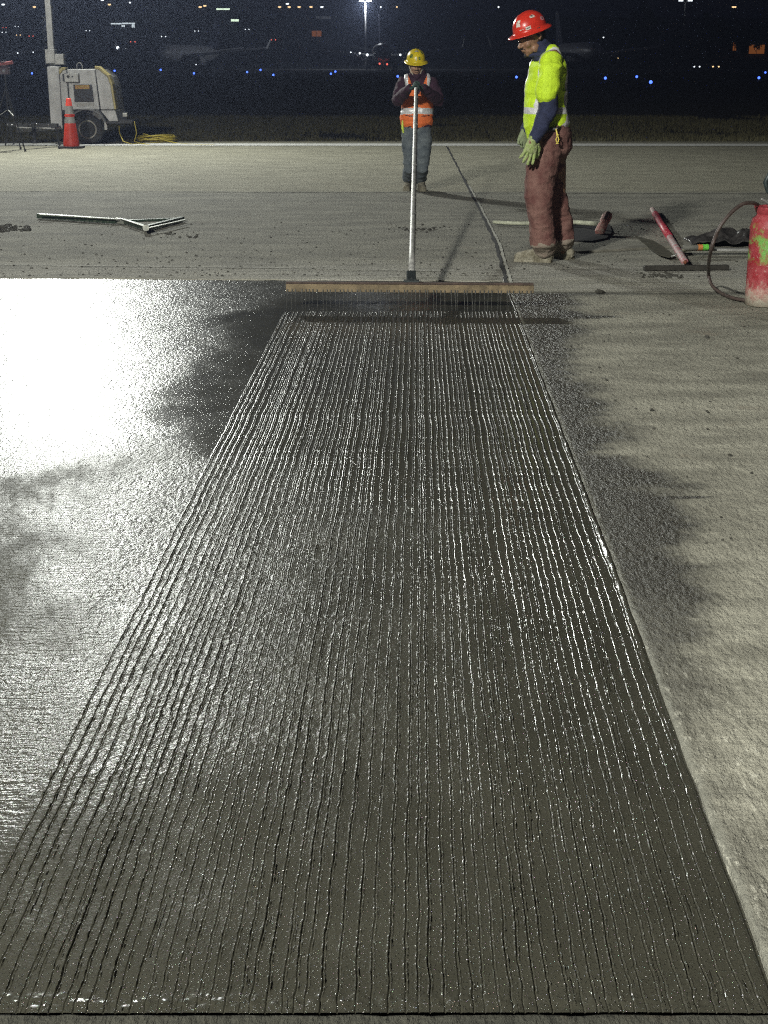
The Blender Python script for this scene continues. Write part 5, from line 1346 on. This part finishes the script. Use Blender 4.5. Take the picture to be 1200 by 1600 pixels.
def cars():
    M_car = mat('dark_car_paint', (.06, .065, .08), .3, var=.1, bump=0, coat=.5)
    def mk():
        r = thing('parked_car', '', 'car')
        bd = MB().prism([Vector((-.9, -2.2, .35)), Vector((-.9, 2.2, .35)), Vector((-.9, 2.2, .9)), Vector((-.9, 1.3, 1.0)), Vector((-.9, .8, 1.45)), Vector((-.9, -.7, 1.45)), Vector((-.9, -1.3, .95)), Vector((-.9, -2.2, .8))], (1.8, 0, 0)).build('body', M_car, r, bevel=.08)
        MB().box((0, -.98, 1.2), (1.5, .3, .35)).build('windscreen', mat('cockpit_glass', (.01, .01, .015), .15), bd)
        for sx in (-1, 1):
            MB().ell((sx * .65, -2.22, .68), (.19, .1, .17), None, 8, 6).build('headlight', E_white, r)
            for y in (-1.4, 1.4): MB().tube([(sx * .78, y, .33), (sx * .93, y, .33)], .33, 14, rnd=False).build('wheel', M_rub, r)
        return r
    proto = None
    spots = [((10, 54), 'w', 'car with two white lights at the far left, below the red one'), ((12, 46), 'r', 'car with glowing red lights at the far left'), ((33, 58), 'y', 'car with amber lights between the far left pair and the mast'), ((52, 60), 'r', 'car with red and white lights next to the tower mast'),
             ((31, 44), 'w', 'car with one pale lit roof left of the mast'), ((140, 51), 'w', 'car with faint lights right of the mast'), ((258, 61), 'w', 'car with white lights above the left airliner'), ((345, 44), 'y', 'car with bright yellow-white headlights above the left apron'),
             ((388, 49), 'w', 'car with a single faint light left of centre'), ((310, 52), 'w', 'car with small lights above the left airliner wing'), ((430, 66), 'r', 'car with dim reddish lights on the far road'), ((208, 69), 'r', 'car with dull red glow behind the left airliner'), ((1082, 103), 'w', 'car with faint lights at the foot of the right flood pole'), ((1115, 103), 'y', 'car with dim amber lights right of the right flood pole')]
    variants = {}
    for (u, v), k, lab in spots:
        p = hill_ray(u, v)
        if v > 99: p = W(u, v, 338); p.z = 0
        if k not in variants:
            r = mk()
            for c in [x for x in bpy.data.objects if x.parent == r and x.name.startswith('headlight')]:
                c.data.materials[0] = {'w': E_white, 'y': E_warm, 'r': E_red}[k]
            variants[k] = r
        else: r = copy_tree(variants[k])
        r.location = (p.x, p.y, hz(p.y) - .1); r.rotation_euler = (0, 0, random.uniform(-.3, .3)); r['label'] = lab; r['group'] = 'cars with lights on beyond the apron'
cars()
def building(u0, u1, v0, v1, d, label, wins, wc, name='building'):
    a = W(u0, v1, d); b = W(u1, v0, d); zb = hz(d) - 1
    root = thing(name, label, 'building', ((a.x + b.x) / 2, d, 0))
    wd = b.x - a.x; top = b.z
    MB().box((0, 6, (top + zb) / 2), (wd, 12, top - zb)).build('wall', mat('night_wall', (.06, .06, .065), .9), root)
    MB().box((0, 6, top + .25), (wd + .8, 12.8, .5)).build('roof', M_blk, root)
    for (wu0, wu1, wv0, wv1) in wins:
        p = W(wu0, wv1, d - .1); q = W(wu1, wv0, d - .1); cx = (p.x + q.x) / 2 - root.location.x
        f = MB().box((cx, -.05, (p.z + q.z) / 2), (q.x - p.x, .1, q.z - p.z)).build('window', wc, root)
        MB().box((cx, -.12, (p.z + q.z) / 2), (.10, .04, q.z - p.z)).build('frame', M_blk, f)
E_dimw = emitter('pale_lit_window', (.75, .85, .9), 1.6); E_org = emitter('orange_lit_window', (1, .32, .08), .22); E_grn = emitter('greenish_lit_sign', (.8, 1, .75), 2.2); E_faint = emitter('faint_lit_window', (.5, .55, .6), .12)
building(165, 225, 30, 62, 520, 'low building with a pale lit canopy strip above the left airliner', [(172, 190, 36, 38), (191, 211, 35.5, 37.5), (190, 195, 39, 42), (206, 210, 38, 43)], E_dimw)
building(330, 378, 4, 50, 560, 'dark block with two short lit strips left of centre', [(338, 359, 13, 15.5), (361, 373, 30, 33.5)], E_grn)
building(490, 528, 18, 62, 540, 'dark block with a faint pale strip of windows near the centre', [(494, 499, 25, 29), (501, 517, 25.5, 29.5), (521, 526, 25, 28)], E_faint)
building(480, 512, 44, 62, 500, 'small building with an orange lit front under the pale strip', [(487, 502, 48, 57)], E_org)
building(1136, 1200, 58, 100, 400, 'dark building with orange lit windows at the right edge', [(1145, 1151, 66, 79), (1170, 1195, 70, 84)], E_org)
def trees():
    rng = np.random.RandomState(8)
    mt_, ml = mat('dark_bark', (.03, .025, .02), .9), mat('night_foliage', (.03, .045, .02), .8, var=.4, scale=1)
    labs = ['dark tree right of the right flood pole', 'dark tree standing before the orange windows', 'dark tree above the dark airliner', 'dark tree between the centre lamps and the flood pole', 'dark tree behind the lit canopy strip']
    for i, (u, v, d, h) in enumerate([(1108, 100, 395, 9), (1160, 98, 380, 7), (1010, 90, 430, 11), (540, 80, 430, 10), (235, 75, 500, 10)]):
        x = W(u, v, d).x; root = thing('tree', labs[i], 'tree', (x, d, hz(d)), 0, 'trees beyond the apron')
        MB().tube([(0, 0, -.5), (.1, 0, h * .35), (0, .1, h * .7)], [.3, .22, .1], 8).tube([(.1, 0, h * .35), (1.4, 0, h * .6)], [.14, .06], 6).tube([(.1, 0, h * .4), (-1.5, .4, h * .62)], [.14, .06], 6).build('trunk', mt_, root)
        n = 2600; cl = rng.normal(0, 1, (22, 3)) * np.array([1.7, 1.7, h * .16]) + np.array([0, 0, h * .68]); idx = rng.randint(0, 22, n)
        c = cl[idx] + rng.normal(0, .5, (n, 3)); a = rng.normal(0, 1, (n, 3)); a /= np.linalg.norm(a, axis=1)[:, None]; b = np.cross(a, rng.normal(0, 1, (n, 3))); b /= np.linalg.norm(b, axis=1)[:, None]
        s = .2; V = np.stack([c - a * s, c - b * s, c + a * s, c + b * s], 1).reshape(-1, 3)
        o = np_mesh('crown', V, np.arange(n * 4).reshape(-1, 4), ml); o.parent = root
trees()

# ================================================================== HAZE (thin damp air lit by the tower)
HAZE = 0.0015
if HAZE:
    mhz = bpy.data.materials.new('night_haze'); mhz.use_nodes = True; n = mhz.node_tree.nodes; l = mhz.node_tree.links; n.clear()
    mhz.cycles.volume_sampling = 'EQUIANGULAR'; mhz.cycles.homogeneous_volume = True
    o_ = n.new('ShaderNodeOutputMaterial'); pv = n.new('ShaderNodeVolumePrincipled'); pv.inputs['Color'].default_value = (.58, .68, 1.0, 1); pv.inputs['Density'].default_value = HAZE; pv.inputs['Anisotropy'].default_value = .76
    l.new(pv.outputs[0], o_.inputs['Volume'])
    o = MB().box((0, 690, 21), (3100, 1530, 46.2)).build('haze', mhz); o['kind'] = 'stuff'
    o['label'] = 'thin bluish night haze over the airfield'; o['category'] = 'haze'
